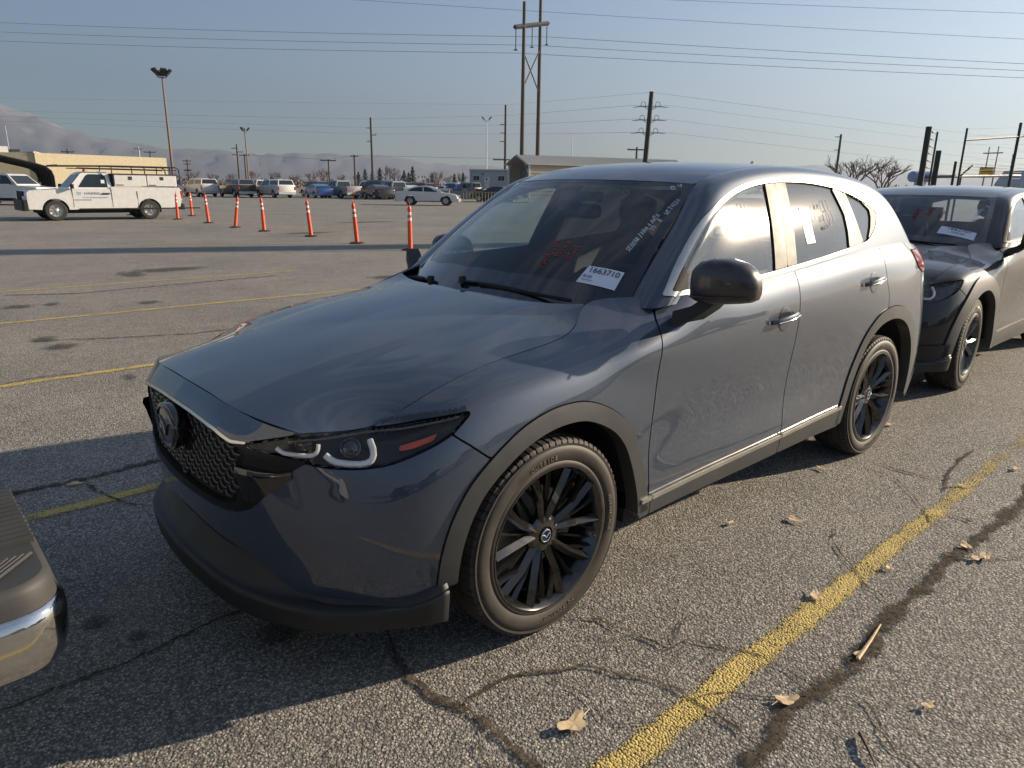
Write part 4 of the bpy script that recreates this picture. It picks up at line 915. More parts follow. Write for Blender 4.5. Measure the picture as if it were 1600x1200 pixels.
def win_text(K, s, a, ang_up, size, mat, name, P, sx=1, off=-.004, bold=.0):
    """lettering lying on the pane: a = (x, y) anchor, direction given as second point"""
    p, n = K.at(a[0], a[1], off); q, _ = K.at(ang_up[0], ang_up[1], off); d = (q-p)
    y = n.cross(d)
    return text_obj(name, s, size, mat, P, frame(p, d, y), .0003, 'LEFT', sx, bold)
def strokes(K, lines, a, b, size, mat, name, P, r=.0022, off=.003, up=1):
    """hand-drawn strokes: each line is in units of letter height, baseline from a to b (trim coords)"""
    p, n = K.at(a[0], a[1], off); q, _ = K.at(b[0], b[1], off); d = (q-p).normalized(); y = n.cross(d)*up; mb = MB()
    for ln in lines:
        mb.tube([p+d*u*size+y*v*size for u, v in ln], r, 5)
    return mb.build(name, mat, P, True)
GLY = {'M': [[(0,0),(.12,1),(.35,.25),(.6,1),(.68,0)]], 'A': [[(0,0),(.3,1),(.58,0)],[(.12,.42),(.5,.42)]], 'N': [[(0,0),(.05,1),(.5,.05),(.55,1)]], 'U': [[(0,1),(.04,.2),(.28,0),(.5,.2),(.54,1)]],
 'T': [[(0,1),(.6,1)],[(.3,1),(.28,0)]], 'R': [[(.03,0),(.05,1),(.45,.88),(.42,.55),(.08,.48),(.5,0)]], 'C': [[(.52,.85),(.25,1),(.03,.55),(.2,.02),(.52,.12)]], 'K': [[(.03,0),(.05,1)],[(.5,1),(.08,.5),(.55,0)]],
 'I': [[(.2,0),(.22,1)]], 'H': [[(.02,0),(.06,1)],[(.5,0),(.52,1)],[(.04,.5),(.52,.5)]], 'S': [[(.5,.9),(.2,1),(.1,.75),(.42,.4),(.3,.02),(0,.1)]], 'E': [[(.5,1),(.04,1),(.02,0),(.5,0)],[(.03,.5),(.4,.5)]],
 'L': [[(.04,1),(.02,0),(.45,0)]], 'W': [[(0,1),(.15,0),(.33,.7),(.5,0),(.68,1)]], 'O': [[(.28,1),(.02,.5),(.28,0),(.52,.5),(.28,1)]], 'D': [[(.03,0),(.05,1),(.45,.7),(.45,.25),(.03,0)]], 'P': [[(.03,0),(.05,1),(.45,.85),(.4,.5),(.06,.45)]],
 '/': [[(0,-.2),(.4,1.2)]], '4': [[(.4,0),(.42,1),(.0,.35),(.55,.35)]], '2': [[(.03,.8),(.28,1),(.48,.75),(.02,0),(.5,0)]], '1': [[(.2,0),(.22,1),(.05,.8)]], '0': [[(.28,1),(.02,.5),(.28,0),(.52,.5),(.28,1)]], 'X': [[(0,0),(.5,1)],[(0,1),(.5,0)]], '(': [[(.4,1.2),(.05,.7),(.1,.1),(.45,-.2)]],
 '7': [[(.0,1),(.5,1),(.15,0)]], '3': [[(.05,.95),(.45,.85),(.2,.52),(.48,.25),(.02,.05)]], '6': [[(.45,1),(.08,.5),(.2,0),(.48,.25),(.1,.45)]], '-': [[(.1,.5),(.45,.5)]], 'G': [[(.5,.9),(.2,1),(.02,.5),(.25,0),(.5,.2),(.5,.5),(.3,.5)]], 'Z': [[(0,1),(.5,1),(0,0),(.5,0)]], ' ': []}
def hand(s, slant=.12, jit=.05, rnd=random.Random(3)):
    out = []; x = 0
    for ch in s.upper():
        dy = rnd.uniform(-jit, jit); k = rnd.uniform(.9, 1.1)
        for ln in GLY.get(ch, []): out.append([(x+u*k+v*slant, v*k+dy) for u, v in ln])
        x += (.42 if ch in ' /(1I' else .74)*k
    return out
M['handle_bowl'] = simple('handle_recess', (.05, .056, .066), .25, .5, 1)
grey = empty('grey_suv', (0, 0, 0), label='dark grey suv in the foreground with black wheels and white numbered windshield label', cat='car')
S, U, H, Rf, W, AFi, ARi = build_suv(grey, M['paint'])
S.panel('wheel_flare', [ARCH_F], [AFi, [(-.6, -.1), (-.6, .345), (-.3, .345), (-.3, -.1)], [(.3, -.1), (.3, .30), (.6, .30), (.6, -.1)]], M['cladding'], grey, gap=.001, off=.007, side='LR', depth=.06)
S.panel('wheel_flare', [ARCH_R], [ARi, [(2.0, -.1), (2.0, .295), (3.4, .295), (3.4, -.1)]], M['cladding'], grey, gap=.001, off=.007, side='LR', depth=.06)
# rocker cladding: short front piece, one under each door, with the bright strip along their top
def rz(s, d): return float(np.interp(s, [p[0] for p in ROCK], [p[1] for p in ROCK]))-d
for s0, s1 in ((.475, .540), (.543, 1.566), (1.570, 2.215)):
    t = list(np.linspace(s0, s1, 8))
    S.panel('rocker_cladding', [[(s, rz(s, .019)) for s in t]+[(s, .286) for s in t[::-1]]], [], M['cladding'], grey, gap=.0012, off=.007, side='LR', depth=.03)
    S.panel('rocker_strip', [[(s, rz(s, .001)) for s in t]+[(s, rz(s, .019)) for s in t[::-1]]], [], M['rocker_bright'], grey, gap=.0006, off=.014, side='LR', depth=.02)
# floor pan and wheel housings
fl = MB(); fl.box((-1.35, 0, .27), (1.75, 1.66, .06)); fl.box((.1, 0, .30), (1.0, 1.05, .08)); fl.box((-3.0, 0, .34), (1.1, 1.30, .10)); fl.build('floor_pan', M['black'], grey)
for x, rr_ in ((-.02, .445), (-2.70, .475)):
    for s in (1, -1):
        a = MB(); a.lathe([(s*.50, .05), (s*.50, rr_+.01), (s*.70, rr_+.01), (s*.88, rr_+.004)], 'y', 30, (x, 0, .37), a0=0, a1=math.pi); a.build('wheel_housing', M['black'], grey, True)
TXT = [('OUTSIDE', R(80), .300, .021), ('ADVANTAGE', R(178), .300, .020), ('XQ TOURING', R(262), .300, .018)]
for x, rot in ((0, R(20)), (-2.698, R(-8))):
    for s in (1, -1): make_wheel(grey, (x, s*.788, .362), s, .364, .260, .228, rot, 0, 0, TXT if s > 0 else None)
lip(grey); grille(S, grey); headlamps(S, grey); door_handles(S, grey, mat=M['paint']); door_mirrors(grey, M['mirror_black'], fold=True); wipers(W, grey); interior(grey, W)
# shark fin aerial
a = MB(); a.loft([[(-2.62-.0*k+dx*(1-k)-.10*k*0, w*(1-k)**.7*dy, 1.645+.062*k) for dx, dy in ((.10, 0), (.03, 1), (-.08, .8), (-.10, 0), (-.08, -.8), (.03, -1))] for k, w in ((0, .032), (.5, .03), (.8, .03), (.97, .02))]); a.build('roof_aerial', M['paint'], grey, True)
# bonnet badge line and the numbered label on the screen
def wpatch(K, quad, mat, name, off, n=8):
    V = []; 
    for i in range(n+1):
        for j in range(n+1):
            u, v = i/n, j/n; x = sum(c*q[0] for c, q in zip(((1-u)*(1-v), u*(1-v), u*v, (1-u)*v), quad)); y = sum(c*q[1] for c, q in zip(((1-u)*(1-v), u*(1-v), u*v, (1-u)*v), quad)); V.append(K.at(x, y, off)[0])
    mb = MB(); mb.add(V, [(i*(n+1)+j, (i+1)*(n+1)+j, (i+1)*(n+1)+j+1, i*(n+1)+j+1) for i in range(n) for j in range(n)])
    return mb.build(name, mat, grey, True)
lab = wpatch(W, [(-.603, .480), (-.652, .626), (-.576, .641), (-.525, .480)], M['label'], 'windshield_label', .004)
p, n = W.at(-.588, .557, .0062); d = W.at(-.612, .634, .0062)[0]-W.at(-.564, .482, .0062)[0]; up = n.cross(d)
if up.z < 0: up = -up
def ltext(s, u, v, size, al='CENTER'):
    d_ = d.normalized(); y_ = n.cross(d_); return text_obj('label_text', s, size, M['ink'], lab, frame(p+d_*u+y_*v, d_, y_), .0002, al, .95)
ltext('1663710', .004, .026, .041); ltext('AVIS', -.075, -.012, .022, 'LEFT'); 
bars = MB(); dd = d.normalized(); yy = n.cross(dd)
for k in range(14):
    c = p+dd*(-.070+k*.0033)+yy*(-.031); w = .0011 if k % 3 else .0018; bars.add([c-dd*w/2-yy*.003, c+dd*w/2-yy*.003, c+dd*w/2+yy*.003, c-dd*w/2+yy*.003], [(0, 1, 2, 3)])
bars.build('label_barcode', M['ink'], lab, fix=False)
# paint pen notes
def note(K, s, a, b, size, mat, r, name='windshield_writing', off=.003, **k): return strokes(K, hand(s, **k), a, b, size, mat, name, grey, r, off)
note(W, 'MANUTUA', (-.520, .297), (-.700, .262), .034, M['paint_pen_red'], .0013)
note(W, 'TRUCK', (-.580, .330), (-.700, .334), .030, M['paint_pen_red'], .0013)
note(W, 'UTAH', (-.590, .390), (-.700, .372), .030, M['paint_pen_red'], .0013)
note(W, 'SEEEGR / MAO 4 ANTA', (-.731, .580), (-.961, .568), .020, M['paint_pen_white'], .0016, slant=.3)
note(W, 'TO 8 R , WT', (-.858, .600), (-.961, .596), .022, M['paint_pen_white'], .0014)
note(W, '24224', (-.985, .588), (-1.061, .590), .020, M['paint_pen_white'], .0014)
note(W, '(2 W', (-1.082, .515), (-1.141, .554), .022, M['paint_pen_white'], .0014)
# notes and paper on the side panes
strokes(U, hand('SL'), (-1.30, 1.43), (-1.36, 1.43), .05, M['paint_pen_faint'], 'window_writing', grey, .0009, .001)
for (a, b), s, z in (((-1.99, 1.44), 'I  M', .03), ((-1.96, 1.385), '2L   SK', .03), ((-2.05, 1.345), 'WALK', .018)): strokes(U, hand(s), (a, b), (a-.1, b), z, M['paint_pen_faint'], 'window_writing', grey, .0009, .001)
for cx, cz, rr_ in ((-2.13, 1.46, .028), (-2.14, 1.40, .038)):
    mb = MB(); mb.tube([U.at(cx+rr_*.9*math.cos(t), cz+rr_*math.sin(t), .001)[0] for t in np.linspace(0, 2*math.pi, 24, endpoint=False)], .0009, 5, closed=True); mb.build('window_writing', M['paint_pen_faint'], grey)
pp = MB(); q = [(-1.855, 1.455), (-1.945, 1.452), (-1.935, 1.285), (-1.845, 1.282)]; pp.add([U.at(a, b, -.005)[0] for a, b in q], [(0, 1, 2, 3)]); pp.build('window_sticker', M['label'], grey, fix=False)
# documents on the dashboard
sh = MB(); sh.loft([[(-.63, -.36, 1.100), (-.60, .02, 1.104), (-.70, .05, 1.108), (-.73, -.33, 1.104)], [(-.63, -.36, 1.103), (-.60, .02, 1.107), (-.70, .05, 1.111), (-.73, -.33, 1.107)]])
sh.build('paper_sheet', M['paper'], None, label='pale paper sheet lying on the dashboard behind the windshield of the grey suv', cat='paper')
# ================================================================ vehicles further off (x forward, origin on the ground at mid wheelbase)
CP = {}
def carpaint(key, c, metal=.1): 
    if key not in CP: CP[key] = simple('paint_'+key, c, .35, metal, 1, .06, dirt=.06)
    return CP[key]
M['far_glass'] = simple('tinted_pane', (.020, .028, .034), .10, 0, .0, spec=.45)
M['far_tyre'] = simple('far_tyre', (.030, .028, .026), .8)
M['white_lamp'] = simple('clear_lamp', (.62, .62, .60), .12, .2, 1)
PROF = {
 'pickup': dict(L=5.9, W=2.0, wb=3.7, fo=1.0, r=.40, body=[(-.93,.50),(-.95,.90),(-.90,1.06),(-.30,1.12),(.35,1.17),(.45,1.20),(2.70,1.22),(2.72,1.28),(4.93,1.28),(4.95,.75),(4.90,.50)], belt=1.20,
    cab=[(.42,1.19),(1.10,1.80),(1.30,1.87),(2.55,1.87),(2.68,1.80),(2.74,1.21)], win=[[(.72,1.26),(1.18,1.74),(1.62,1.78),(1.62,1.26)],[(1.70,1.26),(1.70,1.78),(2.38,1.77),(2.50,1.28)]]),
 'regcab': dict(L=5.75, W=2.0, wb=3.38, fo=.95, r=.385, body=[(-.92,.45),(-.94,.74),(-.93,1.05),(-.84,1.14),(.10,1.19),(.52,1.22),(1.95,1.22),(2.02,1.30),(4.66,1.28),(4.70,.80),(4.62,.50)], belt=1.20,
    cab=[(.50,1.20),(1.02,1.78),(1.20,1.87),(1.92,1.88),(2.02,1.80),(2.06,1.22)], win=[[(.86,1.27),(1.20,1.72),(1.30,1.77),(1.80,1.77),(1.88,1.70),(1.92,1.27)]]),
 'capped': dict(L=5.9, W=2.0, wb=3.7, fo=1.0, r=.40, body=[(-.93,.50),(-.95,.90),(-.90,1.06),(-.30,1.12),(.35,1.17),(.45,1.20),(2.70,1.22),(2.72,1.28),(4.93,1.28),(4.95,.75),(4.90,.50)], belt=1.20,
    cab=[(.42,1.19),(1.10,1.80),(1.30,1.87),(2.60,1.87),(2.70,1.86),(4.72,1.84),(4.92,1.28)], win=[[(.72,1.26),(1.18,1.74),(1.62,1.78),(1.62,1.26)],[(1.70,1.26),(1.70,1.78),(2.50,1.77),(2.55,1.28)],[(2.82,1.34),(2.82,1.75),(4.55,1.74),(4.72,1.34)]]),
 'suv': dict(L=4.9, W=1.95, wb=2.9, fo=.95, r=.38, body=[(-.90,.40),(-.93,.72),(-.84,.95),(-.1,1.08),(.45,1.13),(3.85,1.18),(3.93,.85),(3.90,.42)], belt=1.12,
    cab=[(.30,1.10),(1.00,1.66),(1.30,1.76),(2.9,1.78),(3.45,1.72),(3.85,1.16)], win=[[(.68,1.18),(1.10,1.60),(1.62,1.66),(1.62,1.18)],[(1.70,1.18),(1.70,1.66),(2.55,1.66),(2.62,1.20)],[(2.72,1.20),(2.65,1.66),(3.25,1.62),(3.55,1.24)]]),
 'sedan': dict(L=4.88, W=1.86, wb=2.74, fo=.95, r=.345, body=[(-.90,.30),(-.95,.58),(-.86,.76),(-.40,.88),(.35,.97),(2.2,1.03),(3.30,1.06),(3.78,1.04),(3.88,.85),(3.86,.36),(3.7,.27)], belt=.98,
    cab=[(.30,.95),(.95,1.32),(1.30,1.43),(1.75,1.47),(2.35,1.42),(2.95,1.24),(3.35,1.04)], win=[[(.72,1.02),(1.10,1.27),(1.40,1.36),(1.68,1.38),(1.68,1.03)],[(1.76,1.03),(1.76,1.38),(2.25,1.34),(2.62,1.24),(2.90,1.11),(2.86,1.06)]]),
 'van': dict(L=5.3, W=1.98, wb=3.1, fo=.95, r=.37, body=[(-.90,.38),(-.93,.75),(-.80,1.02),(-.3,1.18),(.2,1.22),(4.2,1.25),(4.28,.8),(4.25,.4)], belt=1.18,
    cab=[(.05,1.18),(.80,1.80),(1.2,1.95),(3.9,1.97),(4.15,1.9),(4.22,1.22)], win=[[(.45,1.25),(.92,1.72),(1.5,1.80),(1.5,1.25)],[(1.6,1.25),(1.6,1.80),(2.7,1.82),(2.7,1.25)],[(2.8,1.25),(2.8,1.82),(3.9,1.80),(4.0,1.27)]]),
}
def far_wheel(P, x, y, r, side, rim, detail=1):
    o = MB(); hw = .115; o.lathe([(-hw, r*.62), (-hw, r-.03), (-hw+.03, r), (hw-.03, r), (hw, r-.03), (hw, r*.62)], 'y', 28, (x, y, r)); w = o.build('wheel', M['far_tyre'], P, True)
    m = MB(); s = side*hw; m.lathe([(s*.95, r*.64), (s*.98, r*.60), (s*.55, r*.56), (s*.40, r*.30), (s*.75, r*.16), (s*.78, .0001)], 'y', 24, (x, y, r))
    if detail:
        for k in range(6):
            a = k*math.pi/3; m.box((x+math.cos(a)*r*.36, y+s*.72, r+math.sin(a)*r*.36), (.05, .03, .05))
    m.build('rim', rim, w, True); return w
def vehicle(kind, name, loc, heading, paint_, label, cat, group=None, rim='rim_silver', bumper=None, glass_='far_glass', rear='red_lens', cap_mat=None, detail=0):
    p = PROF[kind]; P = empty(name, loc, heading, label=label, cat=cat, group=group); hw = p['W']/2; wb = p['wb']; X = lambda x: wb/2-x   # profile x runs rearwards from the front axle
    r = p['r']; ar = r+.075; pts = list(p['body'])
    zb = min(pts[0][1], pts[-1][1]); sill = .34 if kind == 'sedan' else .42; low = []
    for c in (wb, 0):
        a0 = math.asin(max(-.9, min(.9, (sill-r)/ar)))
        low += [(c+ar*math.cos(t), r+ar*math.sin(t)) for t in np.linspace(a0, math.pi-a0, 11)]
    prof = pts+[(low[0][0]+.02, sill)]+low[:11]+low[11:]+[(low[-1][0]-.02, sill)]
    def yb(z): return hw-.035*abs(z-.75)**1.3*1.6-(.02 if z < .5 else 0)
    b = MB(); n = len(prof); inner = [(x, z) for x, z in prof]
    V = []; 
    for sgn in (1, -1):
        V += [(X(x), sgn*(yb(z)-.05), z-(0 if z < .9 else -.0)) for x, z in prof]
    rows = [[(X(x), yb(z)-.0, z) for x, z in prof]]
    cx = wb/2; cz = .8
    def scl(k, y): return [(X(cx+(x-cx)*k if (x < -.5 or x > wb+.5) else x), y, (z+(cz-z)*(1-k) if z > .9 else z)) for x, z in prof]
    rings = []
    for sgn in (-1, 1):
        R_ = [[(q[0], sgn*yb(q[2]), q[2]) for q in scl(.985, 0)], [(q[0], sgn*(yb(q[2])-.07), q[2]) for q in scl(1.0, 0)]]
        rings += R_ if sgn < 0 else R_[::-1]
    if kind in ('pickup', 'regcab', 'sedan'): pass
    b.loft(rings); b.build('body', paint_, P, True, angle=40)
    def yc(z): return hw-.07-(z-p['belt'])*.30
    c = MB(); cab = p['cab']; m_ = cap_mat or paint_
    def cabloft(pl, mat, nm):
        c = MB(); c.loft([[(X(x), sg*(yc(z)-o), z) for x, z in pl] for sg, o in ((-1, 0), (-1, .06), (1, .06), (1, 0))]); return c.build(nm, mat, P, True, angle=40)
    if kind == 'capped': cabloft([q for q in cab if q[0] < 2.62]+[(2.66, 1.22)], paint_, 'cab'); cabloft([(2.69, 1.22), (2.70, 1.86), (4.72, 1.84), (4.92, 1.28)], m_, 'bed_cap')
    else: cabloft(cab, paint_, 'cab')
    for pl in p['win']:
        for sg in (1, -1):
            w = MB(); w.loft([[(X(x), sg*(yc(z)+o), z) for x, z in pl] for o in (-.02, .008)]); w.build('side_window', M[glass_], P)
    (x0, z0), (x1, z1) = cab[0], cab[1]
    def scr(x0, z0, x1, z1, nm, s):
        k0, k1 = .12, .92; a = (x0+(x1-x0)*k0, z0+(z1-z0)*k0); bb = (x0+(x1-x0)*k1, z0+(z1-z0)*k1); d = Vector((-(z1-z0), 0, -(x1-x0))).normalized()*.010*s
        w = MB(); w.loft([[(X(a[0])+o*d.x, -yc(a[1])+.08, a[1]+o*abs(d.z)), (X(a[0])+o*d.x, yc(a[1])-.08, a[1]+o*abs(d.z)), (X(bb[0])+o*d.x, yc(bb[1])-.08, bb[1]+o*abs(d.z)), (X(bb[0])+o*d.x, -yc(bb[1])+.08, bb[1]+o*abs(d.z))] for o in (-1, 1)]); w.build(nm, M[glass_], P)
    scr(x0, z0, x1, z1, 'windscreen', -1)
    (x0, z0), (x1, z1) = cab[-1], cab[-2]; scr(x0, z0, x1, z1, 'rear_window', 1)
    fx, rx = X(p['body'][1][0]), X(p['body'][-2][0]) if kind != 'sedan' else X(3.88)
    bz = .50 if kind != 'sedan' else .42
    bm = bumper or paint_
    for x, nm in ((fx+.02, 'front_bumper'), (rx-.02, 'rear_bumper')): q = MB(); q.box((x, 0, bz), (.16, p['W']-.10, .24), bev=.05); q.build(nm, bm, P)
    hz = .82 if kind != 'sedan' else .66
    for sg in (1, -1):
        q = MB(); q.box((fx-.03, sg*(hw-.28), hz+.02), (.16, .36, .17), bev=.04); q.build('headlight', M['white_lamp'], P)
        q = MB(); q.box((rx+.06, sg*(hw-.10), hz+.16), (.16, .15, .34 if kind != 'sedan' else .14), bev=.02); q.build('tail_light', M[rear], P)
        q = MB(); q.box((X(.62 if kind != 'sedan' else .72), sg*(hw+.10), p['belt']+.10), (.10, .22, .17 if kind != 'sedan' else .12), bev=.03); q.build('door_mirror', M['black'] if detail else paint_, P)
    q = MB(); q.box((fx+.01, 0, hz), (.10, p['W']-.95, .26 if kind != 'sedan' else .12), bev=.03); q.build('grille', M['black'], P)
    q = MB(); q.box((0, 0, .40), (wb+1.0, p['W']-.5, .25)); q.build('chassis', M['black'], P)
    for x in (0, wb):
        for sg in (1, -1):
            far_wheel(P, X(x), sg*(hw-.135), r, sg, M[rim], detail)
    return P, X, yb, yc
# ================================================================ things on and round the lot
W_ = M['white_paint'] = carpaint('white', (.70, .70, .68)); HD = lambda v: math.atan2(v.y, v.x)
M['orange'] = simple('orange_plastic', (.78, .085, .02), .45, 0, .2, .08, dirt=.08); M['reflective'] = simple('reflective_band', (.70, .70, .68), .35); M['rubber'] = simple('rubber_base', (.02, .02, .02), .8)
M['wood_pole'] = simple('weathered_pole', (.095, .075, .060), .9, bump=.01, bscale=8); M['steel_dark'] = simple('dark_steel', (.035, .035, .038), .6, .3); M['rust_pole'] = simple('rusty_steel_pole', (.20, .12, .09), .7, .2)
M['galv'] = simple('galvanised', (.42, .44, .46), .45, .6); M['wire'] = simple('cable', (.05, .05, .055), .6)
# --- grabber-cone posts: tapered tube with loop handle, two bands, rubber base
def cone_post(loc, lean, laz, label, h=1.07, r0=.058, r1=.040):
    P = empty('traffic_post', loc, 0, label=label, cat='traffic post', group='orange traffic posts on black rubber bases')
    lv = Vector((math.cos(laz)*math.sin(lean), math.sin(laz)*math.sin(lean), math.cos(lean)))
    def pt(k): return lv*(h*k)+Vector((0, 0, .02))
    b = MB(); b.lathe([(0, .0001), (0, .20), (.025, .20), (.032, .17), (.050, .085), (.055, .0001)], 'z', 8); b.build('rubber_base', M['rubber'], P, True)
    s = MB(); s.tube([pt(0), pt(.06), pt(.62), pt(.86), pt(.89), pt(.93), pt(.97)], [r0*1.15, r0, r0*.88, r1, r1*1.25, r1*.9, r1*.35], 16); s.tube([pt(.95)+Vector((0, 0, 0)), pt(1.0)+Vector((.0, .018, 0)), pt(1.04), pt(1.0)+Vector((0, -.018, 0)), pt(.95)], .009, 6); s.build('tube', M['orange'], P, True)
    for a, c in ((.635, .70), (.76, .825)):
        w = MB(); rr = lambda k: (r0*.88+(r1-r0*.88)*(k-.62)/.24)+.0025; w.tube([pt(a), pt(c)], [rr(a), rr(c)], 16, cap=False); w.build('reflective_band', M['reflective'], P, True)
    return P
CN = [((-8.24,-12.15),0,0,'orange traffic post nearest the grey suv, against its passenger side windshield pillar'), ((-8.20,-14.60),R(4),R(0),'orange post second from the grey suv, leaning left'), ((-8.40,-17.63),R(4),R(-20),'orange post third from the grey suv, leaning left, between the leaning second and upright fourth'),
      ((-8.21,-20.54),R(1.5),R(0),'orange post fourth from the grey suv, with its loop handle before the white crew pickup'), ((-8.22,-23.00),R(9),R(150),'orange traffic post leaning to the right, fifth from the grey suv'),
      ((-8.47,-26.28),R(2.5),R(-20),'orange traffic post sixth from the grey suv, before the dark pickup'), ((-9.95,-32.56),0,0,'orange traffic post standing farther back behind the line, right of the utility truck'), ((-8.36,-29.52),R(-1),0,'orange traffic post directly behind the tail lamp of the white utility truck'),
      ((-7.9,-34.6),R(3),R(90),'orange traffic post half hidden behind the rear bumper of the utility truck')]
for (x, y), le, az, lab in CN: cone_post((x, y, 0), le, az, lab)
for px, D, lab in ((-.300, 78, 'faded orange post standing before the tailgate of the white crew pickup'), (-.194, 78, 'faded orange post in front of the blue car'), (-.125, 78, 'faded orange post before the tailgate of the silver pickup'), (-.084, 78, 'faded orange post before the red lamps of the dark sedan'), (-.0635, 78, 'faded orange post before the small white car left of the white sedan')):
    q = site((px-.026)*D*.99, D*.99); cone_post((q.x, q.y, 0), R(random.uniform(-2, 2)), 0, lab, 1.07, .075, .05)
# --- white utility truck
LT = (1, 0)
T, X, yb, yc = vehicle('regcab', 'utility_truck', (-5.85, -31.25, 0), 0, W_, 'white utility truck with tool boxes and a black ladder rack over its bed', 'truck', rim='rim_silver', bumper=M['cladding_dark'], glass_='truck_glass' if 'truck_glass' in M else 'far_glass', detail=1)
for sg in (1, -1):
    for x0, x1 in ((2.16, 3.36), (3.39, 4.55)):
        b = MB(); b.box((X((x0+x1)/2), sg*.80, 1.55), (x1-x0, .34, .44), bev=.02); bx_ = b.build('tool_box', W_, T); l = MB(); l.box((X((x0+x1)/2), sg*.975, 1.64), (.13, .02, .13)); l.build('latch', M['steel_dark'], bx_)
        s = MB(); s.box((X(x0+.2), sg*.975, 1.37), (.26, .02, .03)); s.build('hinge_plate', M['steel_dark'], bx_)
lid = MB(); lid.box((X(3.35), 0, 1.79), (2.50, 1.98, .045)); lid.build('tool_box_lid', M['steel_dark'], T)
rk = MB()
for sg in (.92, -.92):
    rk.tube([(X(.2), sg, 2.06), (X(2.0), sg, 2.10), (X(4.55), sg, 2.10), (X(4.70), sg, 2.02), (X(4.72), sg, 1.35)], .028, 6)
    rk.tube([(X(.9), sg, 2.0), (X(4.6), sg, 1.98)], .022, 6)
    for x in (2.12, 3.35, 4.35): rk.tube([(X(x), sg, 1.30 if x < 3 else 1.78), (X(x), sg, 2.10)], .024, 6)
for x in (.25, 1.3, 2.1, 3.0, 3.8, 4.6): rk.tube([(X(x), -.92, 2.09), (X(x), .92, 2.09)], .022, 6)
rk.build('ladder_rack', M['steel_dark'], T)
bc = MB(); bc.box((X(2.08), .0, 1.55), (.10, 1.7, .5)); bc.build('rack_bulkhead', M['steel_dark'], T)
am = MB()
for sg in (1, -1): am.box((X(-.70), sg*.955, .84), (.16, .03, .14), bev=.01)
am.build('marker_lamp', M['amber'], T)
fb = MB(); fb.box((X(-.97), 0, .58), (.22, 2.0, .40), bev=.07); fb.build('front_bumper_cover', M['cladding_dark'], T)
fg = MB(); fg.box((X(-.945), 0, .93), (.05, 1.35, .34), bev=.01); fg.build('front_grille', M['black'], T)
ms = MB(); ms.box((X(3.1), yb(.8)-.01, .44), (4.6, .02, .05)); ms.build('sill_shade_strip', M['black'], T)  # black strip stands in for the shade under the sill
be = MB(); be.lathe([(0, .07), (.10, .06), (.12, .0001)], 'z', 12, (X(1.35), 0, 1.86)); be.build('beacon', M['amber'], T, True)
st = MB(); st.box((X(1.76), yc(1.45)+.012, 1.46), (.13, .006, .19)); st.build('window_sticker', M['label'], T)
def ttext(s, x, z, size, mat, al='LEFT', sx=1): text_obj('door_lettering', s, size, mat, T, frame((X(x), yb(z)+.006, z), (-1, 0, 0), (0, 0, 1)), .0005, al, sx, .0)
M['letter_grey'] = simple('grey_lettering', (.16, .18, .22), .6); M['letter_blue'] = simple('pale_blue_lettering', (.32, .50, .62), .6)
ttext('HARRIS', 1.02, 1.03, .135, M['letter_grey'], sx=1.25)
for z_, x_, L_, h_, m_ in ((.895, .98, .90, .028, 'letter_blue'), (.865, .98, .90, .010, 'letter_blue'), (.79, .66, .62, .030, 'letter_grey')):   # two lines too small to read
    g_ = MB(); xx = x_
    while xx < x_+L_: w_ = random.uniform(.012, .03); g_.box((X(xx), yb(z_)+.005, z_), (w_, .004, h_*random.uniform(.8, 1))); xx += w_+.009
    o_ = g_.build('door_small_print', M[m_], T, kind='stuff')
lg = MB()
for i in range(3):
    for j in range(3):
        if (i, j) != (1, 1) or True: lg.box((X(.80+i*.055), yb(1.03)+.004, .985+j*.045), (.040, .006, .030))
lg.build('door_logo', M['letter_blue'], T)
dh = MB(); dh.box((X(1.80), yb(1.02)+.02, 1.03), (.26, .04, .05)); dh.build('door_handle', M['black'], T)
for x, nm in ((.62, 'door_gap'), (2.0, 'door_gap'), (2.95, 'bed_seam')):
    g = MB(); g.box((X(x), yb(.85)-.004, .88 if nm == 'door_gap' else .80), (.014, .012, .72 if nm == 'door_gap' else .66)); g.build(nm, M['steel_dark'], T)
yl = MB(); yl.box((X(4.85), .1, .98), (.22, .25, .42), bev=.05); yl.build('yellow_bin', simple('yellow_plastic', (.55, .42, .03), .5), T)
